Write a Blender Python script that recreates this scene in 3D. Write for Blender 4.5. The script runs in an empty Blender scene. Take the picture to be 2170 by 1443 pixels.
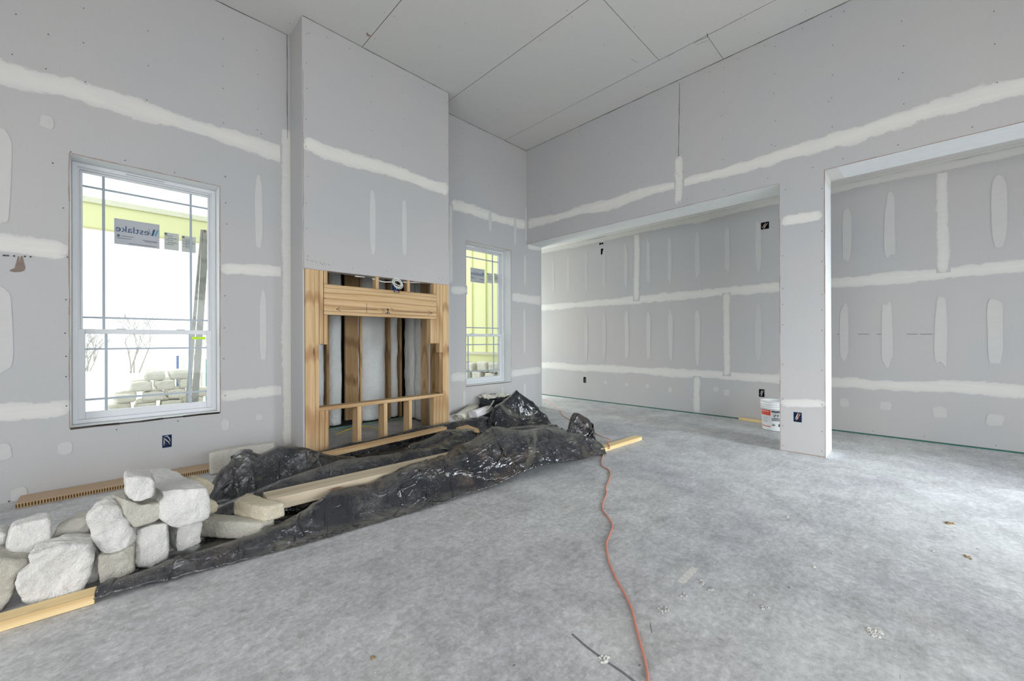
import bpy, bmesh, math, random
import numpy as np
from mathutils import Vector, Matrix, noise as mnoise

random.seed(11)
scene = bpy.context.scene
COL = scene.collection

# ------------------------------------------------------------------ camera
F_PX, YAW, PITCH, ROLL, CAM_H = 847.32, 0.78882, 0.00086, -0.00329, 1.146
IW, IH = 2170, 1443
Rv = Vector((math.sin(YAW), -math.cos(YAW), 0))
Uv = Vector((-math.sin(PITCH)*math.cos(YAW), -math.sin(PITCH)*math.sin(YAW), math.cos(PITCH)))
Fv = Vector((math.cos(PITCH)*math.cos(YAW), math.cos(PITCH)*math.sin(YAW), math.sin(PITCH)))
cr, sr = math.cos(ROLL), math.sin(ROLL)
camx = cr*Rv + sr*Uv
camy = -sr*Rv + cr*Uv
cd = bpy.data.cameras.new('camera')
cam = bpy.data.objects.new('camera', cd)
COL.objects.link(cam)
m = Matrix((camx, camy, -Fv)).transposed().to_4x4()
m.translation = Vector((0, 0, CAM_H))
cam.matrix_world = m
cd.sensor_fit = 'HORIZONTAL'
cd.sensor_width = 36.0
cd.lens = F_PX*36.0/IW
cd.clip_start = 0.02
cd.clip_end = 500
scene.camera = cam

# ------------------------------------------------------------------ light
scene.view_settings.view_transform = 'Standard'
scene.view_settings.look = 'None'
scene.view_settings.exposure = 0.10
scene.view_settings.gamma = 1.0
scene.view_settings.use_curve_mapping = False
world = bpy.data.worlds.new('overcast_sky')
scene.world = world
world.use_nodes = True
wn = world.node_tree
wn.nodes['Background'].inputs[0].default_value = (0.93, 0.97, 1.0, 1)
wn.nodes['Background'].inputs[1].default_value = 2.3

def area(name, loc, rot, sx, sy, power, col):
    l = bpy.data.lights.new(name, 'AREA')
    l.shape = 'RECTANGLE'; l.size = sx; l.size_y = sy
    l.energy = power; l.color = col
    o = bpy.data.objects.new(name, l); COL.objects.link(o)
    o.location = loc; o.rotation_euler = rot
    return o
# daylight through the glazed openings behind the camera and at the ends of the hall
R90 = math.radians(90)
TILT = math.radians(56)      # sky light comes in from above the horizon
area('daylight_patio_doors', (0.9, -3.1, 1.25), (TILT, 0, 0), 4.0, 2.2, 116, (0.94, 0.97, 1.0))
area('daylight_side_window', (-3.1, 0.4, 1.45), (TILT, 0, -R90), 4.2, 2.0, 84, (0.99, 0.98, 0.985))
o = area('daylight_glazed_door', (4.35, -3.1, 1.25), (math.radians(68), 0, 0), 0.8, 2.1, 48, (0.84, 0.94, 1.0)); o.data.spread = math.radians(75)
area('daylight_hall_door', (5.86, -3.1, 1.2), (TILT, 0, 0), 1.0, 2.1, 9, (0.90, 0.96, 1.0))
area('daylight_hall_window', (5.86, 7.6, 1.4), (math.radians(74), 0, math.pi), 0.9, 1.6, 105, (0.94, 1.0, 0.95))

# ------------------------------------------------------------------ helpers
def ray(px, py):
    x = (px-IW/2)/F_PX; y = -(py-IH/2)/F_PX
    return Fv + x*camx + y*camy
def P(px, py, pl, val):
    """the point of a real plane (X=, Y= or Z= val) that a measured picture point lies on"""
    r = ray(px, py)
    t = val/r.x if pl == 'X' else val/r.y if pl == 'Y' else (val-CAM_H)/r.z
    return Vector((r.x*t, r.y*t, CAM_H+r.z*t))

def tag(o, label=None, cat=None, group=None, kind=None):
    if label: o['label'] = label
    if cat: o['category'] = cat
    if group: o['group'] = group
    if kind: o['kind'] = kind
    return o
def empty(name, loc, label, cat, group=None):
    o = bpy.data.objects.new(name, None); COL.objects.link(o)
    o.location = loc; o.empty_display_size = .05
    WLOC[o.name] = Vector(loc)
    return tag(o, label, cat, group)
WLOC = {}

class MB:
    def __init__(s):
        s.v = []; s.f = []; s.m = []; s.a = []; s.mats = []; s.smooth = []
    def mi(s, mat):
        if mat not in s.mats: s.mats.append(mat)
        return s.mats.index(mat)
    def vert(s, p, a=(0, 0)):
        s.v.append(tuple(p)); s.a.append(a); return len(s.v)-1
    def face(s, idx, mat, sm=False):
        s.f.append(tuple(idx)); s.m.append(s.mi(mat)); s.smooth.append(sm)
    def quad(s, a, b, c, d, mat, sm=False):
        i = [s.vert(p) for p in (a, b, c, d)]
        s.face(i, mat, sm)
    def hexa(s, c8, mat):
        i = [s.vert(p) for p in c8]
        for q in ((0,3,2,1),(4,5,6,7),(0,1,5,4),(1,2,6,5),(2,3,7,6),(3,0,4,7)):
            s.face([i[k] for k in q], mat)
    def box(s, x0, x1, y0, y1, z0, z1, mat):
        s.hexa([(x0,y0,z0),(x1,y0,z0),(x1,y1,z0),(x0,y1,z0),(x0,y0,z1),(x1,y0,z1),(x1,y1,z1),(x0,y1,z1)], mat)
    def obox(s, c, L, W, H, yaw, mat, pitch=0, roll=0):
        """oriented box, c = centre of the bottom"""
        M = Matrix.Rotation(yaw, 3, 'Z') @ Matrix.Rotation(pitch, 3, 'Y') @ Matrix.Rotation(roll, 3, 'X')
        pts = []
        for z in (0, H):
            for x, y in ((-L/2,-W/2),(L/2,-W/2),(L/2,W/2),(-L/2,W/2)):
                pts.append(Vector(c)+M @ Vector((x, y, z)))
        s.hexa(pts, mat)
    def prism(s, pts, D, mat, sm=False):
        n = len(pts); D = Vector(D)
        a = [s.vert(p) for p in pts]; b = [s.vert(Vector(p)+D) for p in pts]
        s.face(a, mat, sm); s.face(b[::-1], mat, sm)
        for k in range(n):
            s.face((a[k], b[k], b[(k+1) % n], a[(k+1) % n]), mat, sm)
    def tube(s, pts, r, mat, n=8, cap=True):
        pts = [Vector(p) for p in pts]; rings = []
        up = Vector((0, 0, 1)); prev = None
        for i, p in enumerate(pts):
            d = (pts[min(i+1, len(pts)-1)]-pts[max(i-1, 0)]).normalized()
            if prev is None:
                side = d.cross(up)
                if side.length < .05: side = d.cross(Vector((1, 0, 0)))
            else:
                side = prev - d*prev.dot(d)
            side.normalize(); prev = side; b = side.cross(d)
            rr = r[i] if isinstance(r, (list, tuple)) else r
            rings.append([s.vert(p+(side*math.cos(t)+b*math.sin(t))*rr) for t in [2*math.pi*k/n for k in range(n)]])
        for a, b in zip(rings[:-1], rings[1:]):
            for k in range(n):
                s.face((a[k], a[(k+1) % n], b[(k+1) % n], b[k]), mat, True)
        if cap:
            s.face(rings[0][::-1], mat); s.face(rings[-1], mat)
    def lathe(s, c, prof, mat, n=40, sm=True, a0=0, a1=2*math.pi):
        rings = []; full = abs(a1-a0-2*math.pi) < 1e-6
        cnt = n if full else n+1
        for r, z in prof:
            rings.append([s.vert((c[0]+r*math.cos(a0+(a1-a0)*k/n), c[1]+r*math.sin(a0+(a1-a0)*k/n), c[2]+z)) for k in range(cnt)])
        for a, b in zip(rings[:-1], rings[1:]):
            for k in range(n):
                s.face((a[k], a[(k+1) % cnt], b[(k+1) % cnt], b[k]), mat, sm)
    def build(s, name, parent=None, origin=None, recalc=True):
        if origin is None:
            xs = [v[0] for v in s.v]; ys = [v[1] for v in s.v]; zs = [v[2] for v in s.v]
            origin = Vector(((min(xs)+max(xs))/2, (min(ys)+max(ys))/2, min(zs)))
        origin = Vector(origin)
        me = bpy.data.meshes.new(name)
        me.from_pydata([(v[0]-origin.x, v[1]-origin.y, v[2]-origin.z) for v in s.v], [], s.f)
        for mt in s.mats: me.materials.append(mt)
        me.polygons.foreach_set('material_index', s.m)
        me.polygons.foreach_set('use_smooth', s.smooth)
        if any(a != (0, 0) for a in s.a):
            ca = me.color_attributes.new('mud', 'FLOAT_COLOR', 'POINT')
            flat = []
            for a in s.a: flat += [a[0], a[1], 0, 1]
            ca.data.foreach_set('color', flat)
        me.update()
        if recalc:
            bm = bmesh.new(); bm.from_mesh(me)
            bmesh.ops.recalc_face_normals(bm, faces=bm.faces)
            bm.to_mesh(me); bm.free()
        o = bpy.data.objects.new(name, me); COL.objects.link(o)
        WLOC[o.name] = origin
        if parent is not None:
            o.parent = parent; o.location = origin-WLOC[parent.name]
        else:
            o.location = origin
        return o

def bevel(o, w, seg=2):
    md = o.modifiers.new('bevel', 'BEVEL'); md.width = w; md.segments = seg
    md.limit_method = 'ANGLE'; md.angle_limit = math.radians(40)
    return o

# ------------------------------------------------------------------ materials
class NT:
    def __init__(s, name):
        s.mat = bpy.data.materials.new(name); s.mat.use_nodes = True
        s.t = s.mat.node_tree; s.b = s.t.nodes['Principled BSDF']
        s.tc = s.t.nodes.new('ShaderNodeTexCoord')
    def n(s, typ, **kw):
        nd = s.t.nodes.new(typ)
        for k, v in kw.items(): setattr(nd, k, v)
        return nd
    def l(s, a, b): s.t.links.new(a, b)
    def mapped(s, scale=(1, 1, 1), rot=(0, 0, 0), src='Object'):
        mp = s.n('ShaderNodeMapping'); mp.inputs['Scale'].default_value = scale; mp.inputs['Rotation'].default_value = rot
        s.l(s.tc.outputs[src], mp.inputs['Vector']); return mp.outputs[0]
    def noise(s, scale, detail=4, rough=.55, vec=None, dist=0):
        nd = s.n('ShaderNodeTexNoise'); nd.inputs['Scale'].default_value = scale
        nd.inputs['Detail'].default_value = detail; nd.inputs['Roughness'].default_value = rough
        nd.inputs['Distortion'].default_value = dist
        s.l(vec if vec is not None else s.tc.outputs['Object'], nd.inputs['Vector']); return nd.outputs['Fac']
    def vor(s, scale, vec=None, feature='F1'):
        nd = s.n('ShaderNodeTexVoronoi'); nd.feature = feature; nd.inputs['Scale'].default_value = scale
        s.l(vec if vec is not None else s.tc.outputs['Object'], nd.inputs['Vector']); return nd.outputs['Distance']
    def ramp(s, fac, stops):
        nd = s.n('ShaderNodeValToRGB'); e = nd.color_ramp.elements
        while len(e) < len(stops): e.new(.5)
        for k, (p, c) in enumerate(stops):
            e[k].position = p
            e[k].color = (c, c, c, 1) if isinstance(c, (int, float)) else (*c, 1)
        s.l(fac, nd.inputs[0]); return nd.outputs[0]
    def mix(s, f, a, b, mode='MIX'):
        nd = s.n('ShaderNodeMixRGB', blend_type=mode)
        for k, v in ((0, f), (1, a), (2, b)):
            if isinstance(v, (int, float)): nd.inputs[k].default_value = v if k == 0 else (v, v, v, 1)
            elif isinstance(v, tuple): nd.inputs[k].default_value = (*v, 1)
            else: s.l(v, nd.inputs[k])
        return nd.outputs[0]
    def math(s, op, a, b=None, c=None, clamp=False):
        nd = s.n('ShaderNodeMath', operation=op, use_clamp=clamp)
        for k, v in enumerate((a, b, c)):
            if v is None: continue
            if isinstance(v, (int, float)): nd.inputs[k].default_value = v
            else: s.l(v, nd.inputs[k])
        return nd.outputs[0]
    def bump(s, h, strength=.3, dist=.01):
        nd = s.n('ShaderNodeBump'); nd.inputs['Strength'].default_value = strength; nd.inputs['Distance'].default_value = dist
        s.l(h, nd.inputs['Height']); s.l(nd.outputs[0], s.b.inputs['Normal'])
    def base(s, c, rough=.8, spec=.5):
        if isinstance(c, tuple): s.b.inputs['Base Color'].default_value = (*c, 1)
        else: s.l(c, s.b.inputs['Base Color'])
        if isinstance(rough, (int, float)): s.b.inputs['Roughness'].default_value = rough
        else: s.l(rough, s.b.inputs['Roughness'])
        s.b.inputs['Specular IOR Level'].default_value = spec
        return s.mat

def plain(name, c, rough=.7, spec=.4, var=.12, sc=30):
    t = NT(name); f = t.noise(sc, 3)
    col = t.mix(f, tuple(x*(1-var) for x in c), tuple(min(1, x*(1+var)) for x in c))
    return t.base(col, rough, spec)

def m_drywall(name='drywall_paper', c1=(.470, .474, .480), c2=(.508, .490, .482)):
    t = NT(name)
    tint = t.ramp(t.noise(.55, 2), [(.38, c1), (.62, c2)])
    fib = t.noise(1, 5, .7, t.mapped((60, 60, 260)))
    col = t.mix(.16, tint, t.ramp(fib, [(.3, .35), (.7, .72)]), 'OVERLAY')
    at = t.n('ShaderNodeVertexColor'); at.layer_name = 'mud'
    sp = t.n('ShaderNodeSeparateColor'); t.l(at.outputs['Color'], sp.inputs[0])
    rag = t.noise(1, 4, .65, t.mapped((9, 9, 14)), .6)
    a = t.math('ADD', sp.outputs[0], t.math('MULTIPLY', t.math('SUBTRACT', rag, .5), 1.3))
    edge = t.math('MULTIPLY', t.math('SUBTRACT', a, .34), 5.5, clamp=True)
    thick = t.math('MULTIPLY_ADD', sp.outputs[0], .62, .38)
    streak = t.ramp(t.noise(1, 4, .6, t.mapped((3, 3, 40))), [(.25, .80), (.6, 1.0)])
    fac = t.math('MULTIPLY', t.math('MULTIPLY', edge, thick), t.math('MULTIPLY', streak, sp.outputs[1]), clamp=True)
    mud = t.mix(t.noise(5, 3), (.70, .695, .665), (.765, .75, .70))
    t.base(t.mix(fac, col, mud), .82, .25)
    t.bump(t.math('ADD', t.math('MULTIPLY', fac, .25), t.math('MULTIPLY', t.noise(90, 3), .08)), .35, .006)
    return t.mat

def m_wood(name, axis='X', light=(.66, .47, .265), mid=(.53, .345, .17), dark=(.33, .17, .07), sc=1.0):
    t = NT(name)
    s = {'X': (1.3, 26, 26), 'Y': (26, 1.3, 26), 'Z': (26, 26, 1.3)}[axis]
    s = tuple(q*sc for q in s)
    v = t.mapped(s)
    g = t.noise(1, 5, .6, v, 1.2)
    w = t.n('ShaderNodeTexWave'); w.wave_type = 'RINGS'; w.inputs['Scale'].default_value = .55
    w.inputs['Distortion'].default_value = 5; w.inputs['Detail'].default_value = 2; w.inputs['Detail Scale'].default_value = .8
    s2 = {'X': (1.1, 9, 9), 'Y': (9, 1.1, 9), 'Z': (9, 9, 1.1)}[axis]
    t.l(t.mapped(s2), w.inputs['Vector'])
    c = t.ramp(g, [(.3, mid), (.62, light)])
    lines = t.ramp(w.outputs['Fac'], [(.0, 1.0), (.24, 0.0)])
    c = t.mix(t.math('MULTIPLY', lines, .62), c, dark)
    s3 = {'X': (2.2, 9, 9), 'Y': (9, 2.2, 9), 'Z': (9, 9, 2.2)}[axis]
    k = t.ramp(t.vor(1, t.mapped(s3)), [(.06, 1.0), (.13, 0.0)])
    c = t.mix(t.math('MULTIPLY', k, .75), c, (.16, .06, .02))
    t.base(c, .7, .3)
    t.bump(g, .15, .004)
    return t.mat

def m_limestone(name, a, b, dirt=(.42, .36, .25), amt=.25):
    t = NT(name)
    c = t.mix(t.ramp(t.noise(3.5, 4), [(.35, 0.), (.65, 1.)]), a, b)
    d = t.ramp(t.noise(7, 6, .7), [(.52, 0.), (.75, 1.)])
    c = t.mix(t.math('MULTIPLY', d, amt), c, dirt)
    c = t.mix(t.ramp(t.noise(55, 4, .7), [(.30, .22), (.42, 0.)]), c, tuple(x*.55 for x in a))
    t.base(c, .92, .15)
    h = t.math('ADD', t.noise(26, 6, .7), t.math('MULTIPLY', t.noise(110, 3, .6), .35))
    t.bump(h, .95, .02)
    return t.mat

def m_concrete():
    t = NT('concrete_slab')
    c = t.ramp(t.noise(.9, 5, .6, dist=.6), [(.30, (.37, .37, .39)), (.5, (.46, .46, .465)), (.70, (.56, .565, .56))])
    c = t.mix(.42, c, t.ramp(t.noise(5, 7, .72, dist=.5), [(.3, .22), (.5, .5), (.7, .75)]), 'OVERLAY')
    st = t.noise(34, 7, .8, dist=.4)
    c = t.mix(.38, c, t.ramp(st, [(.34, .15), (.5, .5), (.64, .85)]), 'OVERLAY')
    v = t.mapped((3, 16, 1), (0, 0, .8)); st = t.noise(1, 7, .8, v, 1.2)
    c = t.mix(.16, c, t.ramp(st, [(.35, .2), (.5, .5), (.64, .85)]), 'OVERLAY')
    cr_ = t.ramp(t.vor(2.6, t.mapped((1, 1.3, 1), (0, 0, .4)), 'DISTANCE_TO_EDGE'), [(.0, 0.), (.012, 1.)])
    # chalky drywall dust
    du = t.ramp(t.noise(1.1, 3, .5, t.mapped((.8, .35, 1))), [(.45, 0.), (.72, 1.)])
    du2 = t.ramp(t.noise(16, 7, .8), [(.45, 0.), (.62, 1.)])
    c = t.mix(t.math('MULTIPLY', t.math('MULTIPLY', du, du2), .45), c, (.66, .67, .68))
    # brown traffic dirt
    bd = t.ramp(t.noise(1.7, 4, .6, t.mapped((1, 1, 1), (0, 0, 2))), [(.55, 0.), (.75, 1.)])
    c = t.mix(t.math('MULTIPLY', bd, .22), c, (.33, .30, .25))
    # small white flecks and dark pits
    vw = t.ramp(t.vor(17), [(.035, 1.), (.075, 0.)])
    gate = t.ramp(t.noise(2.3, 2), [(.45, 0.), (.55, 1.)])
    c = t.mix(t.math('MULTIPLY', t.math('MULTIPLY', vw, gate), .75), c, (.75, .74, .72))
    vd = t.ramp(t.vor(13, t.mapped((1, 1.8, 1), (0, 0, .8))), [(.03, 1.), (.06, 0.)])
    gate2 = t.ramp(t.noise(2.9, 2, vec=t.mapped((1, 1, 1), (0, 0, 1.1))), [(.5, 0.), (.58, 1.)])
    c = t.mix(t.math('MULTIPLY', t.math('MULTIPLY', vd, gate2), .8), c, (.10, .095, .09))
    sc = t.ramp(t.noise(1, 3, .5, t.mapped((3, 75, 1), (0, 0, .95)), .15), [(.70, 0.), (.76, 1.)])
    c = t.mix(t.math('MULTIPLY', sc, .3), c, (.68, .68, .68))
    r = t.ramp(t.noise(3, 4), [(.3, .42), (.7, .68)])
    t.base(c, r, .5)
    t.bump(t.math('ADD', t.noise(70, 6, .75), t.math('MULTIPLY', t.noise(6, 4), .6)), .28, .006)
    return t.mat

def m_plastic():
    t = NT('black_poly_sheeting')
    c = t.mix(t.noise(14, 5), (.005, .006, .010), (.014, .015, .021))
    dust = t.ramp(t.noise(2.2, 5, .66, dist=1.2), [(.44, 0.), (.66, 1.)])
    fine = t.ramp(t.noise(30, 8, .85), [(.42, 0.), (.70, 1.)])
    brown = t.ramp(t.noise(1.9, 3, vec=t.mapped((1, 1, 1), (0, 0, 1.3))), [(.52, 0.), (.66, 1.)])
    dc = t.mix(brown, (.21, .20, .185), (.38, .245, .15))
    # dust that has settled on the parts facing up
    ge = t.n('ShaderNodeNewGeometry'); sx = t.n('ShaderNodeSeparateXYZ'); t.l(ge.outputs['Normal'], sx.inputs[0])
    up = t.ramp(sx.outputs[2], [(.72, 0.), (.97, 1.)])
    film = t.math('MULTIPLY', up, t.ramp(t.noise(3.1, 5, .7, dist=.8), [(.36, 0.), (.6, 1.)]))
    c = t.mix(t.math('MULTIPLY', film, .55), c, (.17, .165, .14))
    c = t.mix(t.math('MULTIPLY', t.math('MULTIPLY', dust, fine), .62), c, dc)
    ol = t.ramp(t.noise(1.6, 4, .6, t.mapped((1, 1.4, 1), (0, 0, .6)), .8), [(.62, 0.), (.72, 1.)])
    c = t.mix(t.math('MULTIPLY', ol, .38), c, (.33, .33, .23))
    sp = t.ramp(t.vor(75), [(.10, 1.), (.17, 0.)])
    g = t.ramp(t.noise(4.5, 3, vec=t.mapped((1, 1, 1), (.4, 0, .3))), [(.52, 0.), (.62, 1.)])
    sp = t.math('MULTIPLY', sp, g)
    c = t.mix(t.math('MULTIPLY', sp, .7), c, (.55, .53, .5))
    r = t.math('ADD', t.math('MULTIPLY', t.math('MAXIMUM', dust, film), .25), t.ramp(t.noise(9, 3), [(.3, .10), (.7, .24)]))
    t.base(c, r, .8)
    # fold creases : ridged noise
    def ridged(scale, rot, sx):
        n = t.noise(scale, 3, .5, t.mapped((1, sx, 1), (0, 0, rot)), .7)
        return t.math('POWER', t.math('SUBTRACT', 1.0, t.math('MULTIPLY', t.math('ABSOLUTE', t.math('SUBTRACT', n, .5)), 2.0)), 5.0)
    h = t.math('ADD', t.math('MULTIPLY', ridged(3.2, .35, 2.2), 1.0), t.math('MULTIPLY', ridged(9, -.7, 1.5), .35))
    h = t.math('ADD', h, t.math('MULTIPLY', ridged(4.5, 1.2, .5), .5))
    mk = t.ramp(t.noise(2.4, 3, vec=t.mapped((1, 1, 1), (.2, .1, .9))), [(.38, .12), (.62, 1.)])
    t.bump(t.math('MULTIPLY', h, mk), .6, .022)
    return t.mat

def m_insulation():
    t = NT('white_fibre_insulation')
    c = t.mix(t.noise(9, 5, .7), (.78, .80, .78), (.93, .94, .93))
    t.base(c, .95, .1); t.bump(t.noise(17, 6, .7), .9, .03)
    return t.mat

def m_honeycomb():
    t = NT('honeycomb_edge')
    w = t.n('ShaderNodeTexWave'); w.wave_type = 'BANDS'; w.bands_direction = 'X'
    w.inputs['Scale'].default_value = 22; w.inputs['Distortion'].default_value = 1.2
    t.l(t.tc.outputs['Object'], w.inputs['Vector'])
    return t.base(t.ramp(w.outputs['Fac'], [(.25, (.06, .035, .015)), (.6, (.42, .29, .16))]), .9, .1)

def m_glass():
    t = NT('window_glass')
    tr = t.n('ShaderNodeBsdfTransparent'); tr.inputs[0].default_value = (.96, .98, .97, 1)
    gl = t.n('ShaderNodeBsdfGlossy'); gl.inputs['Roughness'].default_value = .02
    mx = t.n('ShaderNodeMixShader'); fr = t.n('ShaderNodeLayerWeight'); fr.inputs[0].default_value = .5
    t.l(t.math('MULTIPLY_ADD', t.math('POWER', fr.outputs['Facing'], 5.0), .5, .02), mx.inputs[0]); t.l(tr.outputs[0], mx.inputs[1]); t.l(gl.outputs[0], mx.inputs[2])
    t.l(mx.outputs[0], t.t.nodes['Material Output'].inputs[0])
    return t.mat

DRY = m_drywall()
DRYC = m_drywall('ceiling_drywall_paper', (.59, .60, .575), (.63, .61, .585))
GAP = plain('board_gap_shadow_line', (.10, .085, .075), .9)
EDGE = plain('raw_gypsum_edge', (.34, .24, .20), .9, var=.4, sc=60)
SCREW = plain('screw_head', (.035, .035, .04), .5)
CONC = m_concrete()
SCUFF = plain('rubber_scuff', (.17, .17, .18), .8, var=.5, sc=60)
DUST = plain('dried_mortar_smear', (.58, .57, .54), .9, var=.35, sc=80)
SHEET = m_plastic()
PLAS_LIT = plain('lightened_skim_plaster', (.72, .74, .74), .75, .3, .06, 14)  # skim coat; window and floor light on reveals, soffits put into its colour
WX, WY, WZ = m_wood('pine_along_x', 'X'), m_wood('pine_along_y', 'Y'), m_wood('pine_upright', 'Z')
WZD = m_wood('weathered_pine_upright', 'Z', (.42, .27, .13), (.30, .18, .085), (.16, .08, .03))
WYEL = m_wood('yellow_pine_lumber', 'X', (.80, .62, .34), (.70, .51, .25), (.5, .32, .14), .8)
WGREY = m_wood('grey_beige_lumber', 'X', (.60, .51, .38), (.50, .42, .30), (.38, .30, .2), 1.2)
WHITE_ST = m_limestone('white_limestone', (.68, .67, .64), (.80, .79, .765), (.62, .57, .48), .18)
CREAM_ST = m_limestone('cream_limestone', (.60, .575, .50), (.71, .69, .63), (.52, .46, .34), .35)
GREY_ST = m_limestone('sawn_grey_limestone', (.50, .48, .41), (.61, .59, .52), (.45, .40, .31), .3)
TAN_ST = m_limestone('tan_rough_limestone', (.60, .52, .38), (.72, .66, .52), (.40, .32, .19), .55)
VINYL = plain('white_vinyl', (.66, .68, .70), .35, .5, .02)
GRILLE = plain('grey_window_grille', (.36, .41, .46), .35, .5, .05)
GLASS = m_glass()
INSUL = m_insulation()
TAN = plain('brown_cardboard', (.50, .37, .25), .85, .2, .08, 12)
HONEY = m_honeycomb()
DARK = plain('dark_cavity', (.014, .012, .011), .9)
BLUE = plain('blue_plastic_box', (.012, .05, .16), .4, .5)
WIRE = plain('white_cable_sheath', (.75, .75, .72), .4, .5)
CABLE_G = plain('grey_cable_sheath', (.5, .5, .53), .4, .5)
PAPER = plain('white_wrap_paper', (.74, .72, .74), .8, .3, .1, 6)
PAPER2 = plain('beige_wrap_paper', (.68, .66, .58), .8, .3, .1, 6)
CORD = plain('orange_cord_jacket', (.60, .24, .17), .45, .5, .15)
INK = plain('black_marker_ink', (.015, .015, .02), .6)

# ------------------------------------------------------------------ room shell
YL, XR, XF, YC, ZC, ZH = 4.584, 4.902, 6.433, 4.206, 4.334, 3.085   # left wall, right wall, hall wall, chimney face, ceilings
XB = 5.28          # hall side of the right wall
class Wall(MB):
    """a wall slab: axis Y -> plane Y=val facing -Y (s = X); axis X -> plane X=val facing -X (s = Y)"""
    def __init__(s, ax, val, thick):
        super().__init__(); s.ax = ax; s.val = val; s.th = thick; s.k = 0
    def pt(s, a, z, off=0.0):
        return (a, s.val-off, z) if s.ax == 'Y' else (s.val-off, a, z)
    def px(s, x, y):
        p = P(x, y, s.ax, s.val); return (p.x if s.ax == 'Y' else p.y), p.z
    def slab(s, s0, s1, z0, z1, holes=(), mat=None, edge=None):
        mat = mat or DRY; edge = edge or mat
        S = sorted({s0, s1, *[h[0] for h in holes], *[h[1] for h in holes]}); S = [a for a in S if s0 <= a <= s1]
        Z = sorted({z0, z1, *[h[2] for h in holes], *[h[3] for h in holes]}); Z = [a for a in Z if z0 <= a <= z1]
        def full(i, j):
            if i < 0 or j < 0 or i >= len(S)-1 or j >= len(Z)-1: return False
            a, b = (S[i]+S[i+1])/2, (Z[j]+Z[j+1])/2
            return not any(h[0] < a < h[1] and h[2] < b < h[3] for h in holes)
        t = -s.th
        for i in range(len(S)-1):
            for j in range(len(Z)-1):
                if not full(i, j): continue
                a, b, c, d = S[i], S[i+1], Z[j], Z[j+1]
                s.quad(s.pt(a, c), s.pt(b, c), s.pt(b, d), s.pt(a, d), mat)
                s.quad(s.pt(a, c, t), s.pt(b, c, t), s.pt(b, d, t), s.pt(a, d, t), mat)
                if not full(i-1, j): s.quad(s.pt(a, c), s.pt(a, d), s.pt(a, d, t), s.pt(a, c, t), edge)
                if not full(i+1, j): s.quad(s.pt(b, c), s.pt(b, d), s.pt(b, d, t), s.pt(b, c, t), edge)
                if not full(i, j-1): s.quad(s.pt(a, c), s.pt(b, c), s.pt(b, c, t), s.pt(a, c, t), edge)
                if not full(i, j+1): s.quad(s.pt(a, d), s.pt(b, d), s.pt(b, d, t), s.pt(a, d, t), edge)
    def line(s, p, q, w=.0028, mat=None, off=.0012):
        (a, b), (c, d) = p, q; L = math.hypot(c-a, d-b)
        if L < 1e-4: return
        nx, nz = -(d-b)/L*w/2, (c-a)/L*w/2
        s.quad(s.pt(a-nx, b-nz, off), s.pt(c-nx, d-nz, off), s.pt(c+nx, d+nz, off), s.pt(a+nx, b+nz, off), mat or GAP)
    def wline(s, pts, w=.003, mat=None, jit=.002):
        q = []
        for (a, b), (c, d) in zip(pts[:-1], pts[1:]):
            n = max(1, int(math.hypot(c-a, d-b)/.12))
            q += [(a+(c-a)*k/n+random.uniform(-jit, jit), b+(d-b)*k/n+random.uniform(-jit, jit)) for k in range(n)]
        q.append(pts[-1])
        for a, b in zip(q[:-1], q[1:]): s.line(a, b, w*random.uniform(.5, 1.3), mat)
    def rect_edge(s, s0, s1, z0, z1, w=.004, mat=None):
        s.wline([(s0, z0), (s1, z0), (s1, z1), (s0, z1), (s0, z0)], w, mat or EDGE)
    def mud(s, pts, w=.085, st=1.0, jag=.35, sharp=False):
        """a trowelled strip along pts (wall coords); feather edges carried by the 'mud' value"""
        s.k += 1; off = .0008+.00006*s.k; q = []
        for (a, b), (c, d) in zip(pts[:-1], pts[1:]):
            n = max(1, int(math.hypot(c-a, d-b)/.05))
            q += [(a+(c-a)*k/n, b+(d-b)*k/n) for k in range(n)]
        q.append(pts[-1]); n = len(q); seed = random.uniform(0, 100)
        prof = [(-1.15, 0), (-.85, .42), (-.5, .85), (0, 1), (.5, .85), (.85, .42), (1.15, 0)]
        if sharp: prof = [(-1, 0), (-.9, .95), (0, 1), (.9, .95), (1, 0)]
        rows = []
        for k, (a, b) in enumerate(q):
            c, d = q[min(k+1, n-1)]; e, f = q[max(k-1, 0)]
            L = math.hypot(c-e, d-f) or 1; nx, nz = -(d-f)/L, (c-e)/L
            dist = k*.05
            w1 = w*(1+jag*2*(mnoise.noise(Vector((dist*1.6, seed, 0))))+jag*.8*mnoise.noise(Vector((dist*7, seed, 5))))
            w2 = w*(1+jag*2*(mnoise.noise(Vector((dist*1.6, seed, 9))))+jag*.8*mnoise.noise(Vector((dist*7, seed, 13))))
            endf = 0 if k in (0, n-1) else 1
            row = []
            for t, al in prof:
                ww = w2 if t > 0 else w1
                row.append(s.vert(s.pt(a+nx*t*ww, b+nz*t*ww, off), (al*(1 if endf else .35), st)))
            rows.append(row)
        for r1, r2 in zip(rows[:-1], rows[1:]):
            for k in range(len(prof)-1):
                s.face((r1[k], r1[k+1], r2[k+1], r2[k]), DRY if s.ceil is None else s.ceil)
    ceil = None
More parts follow.
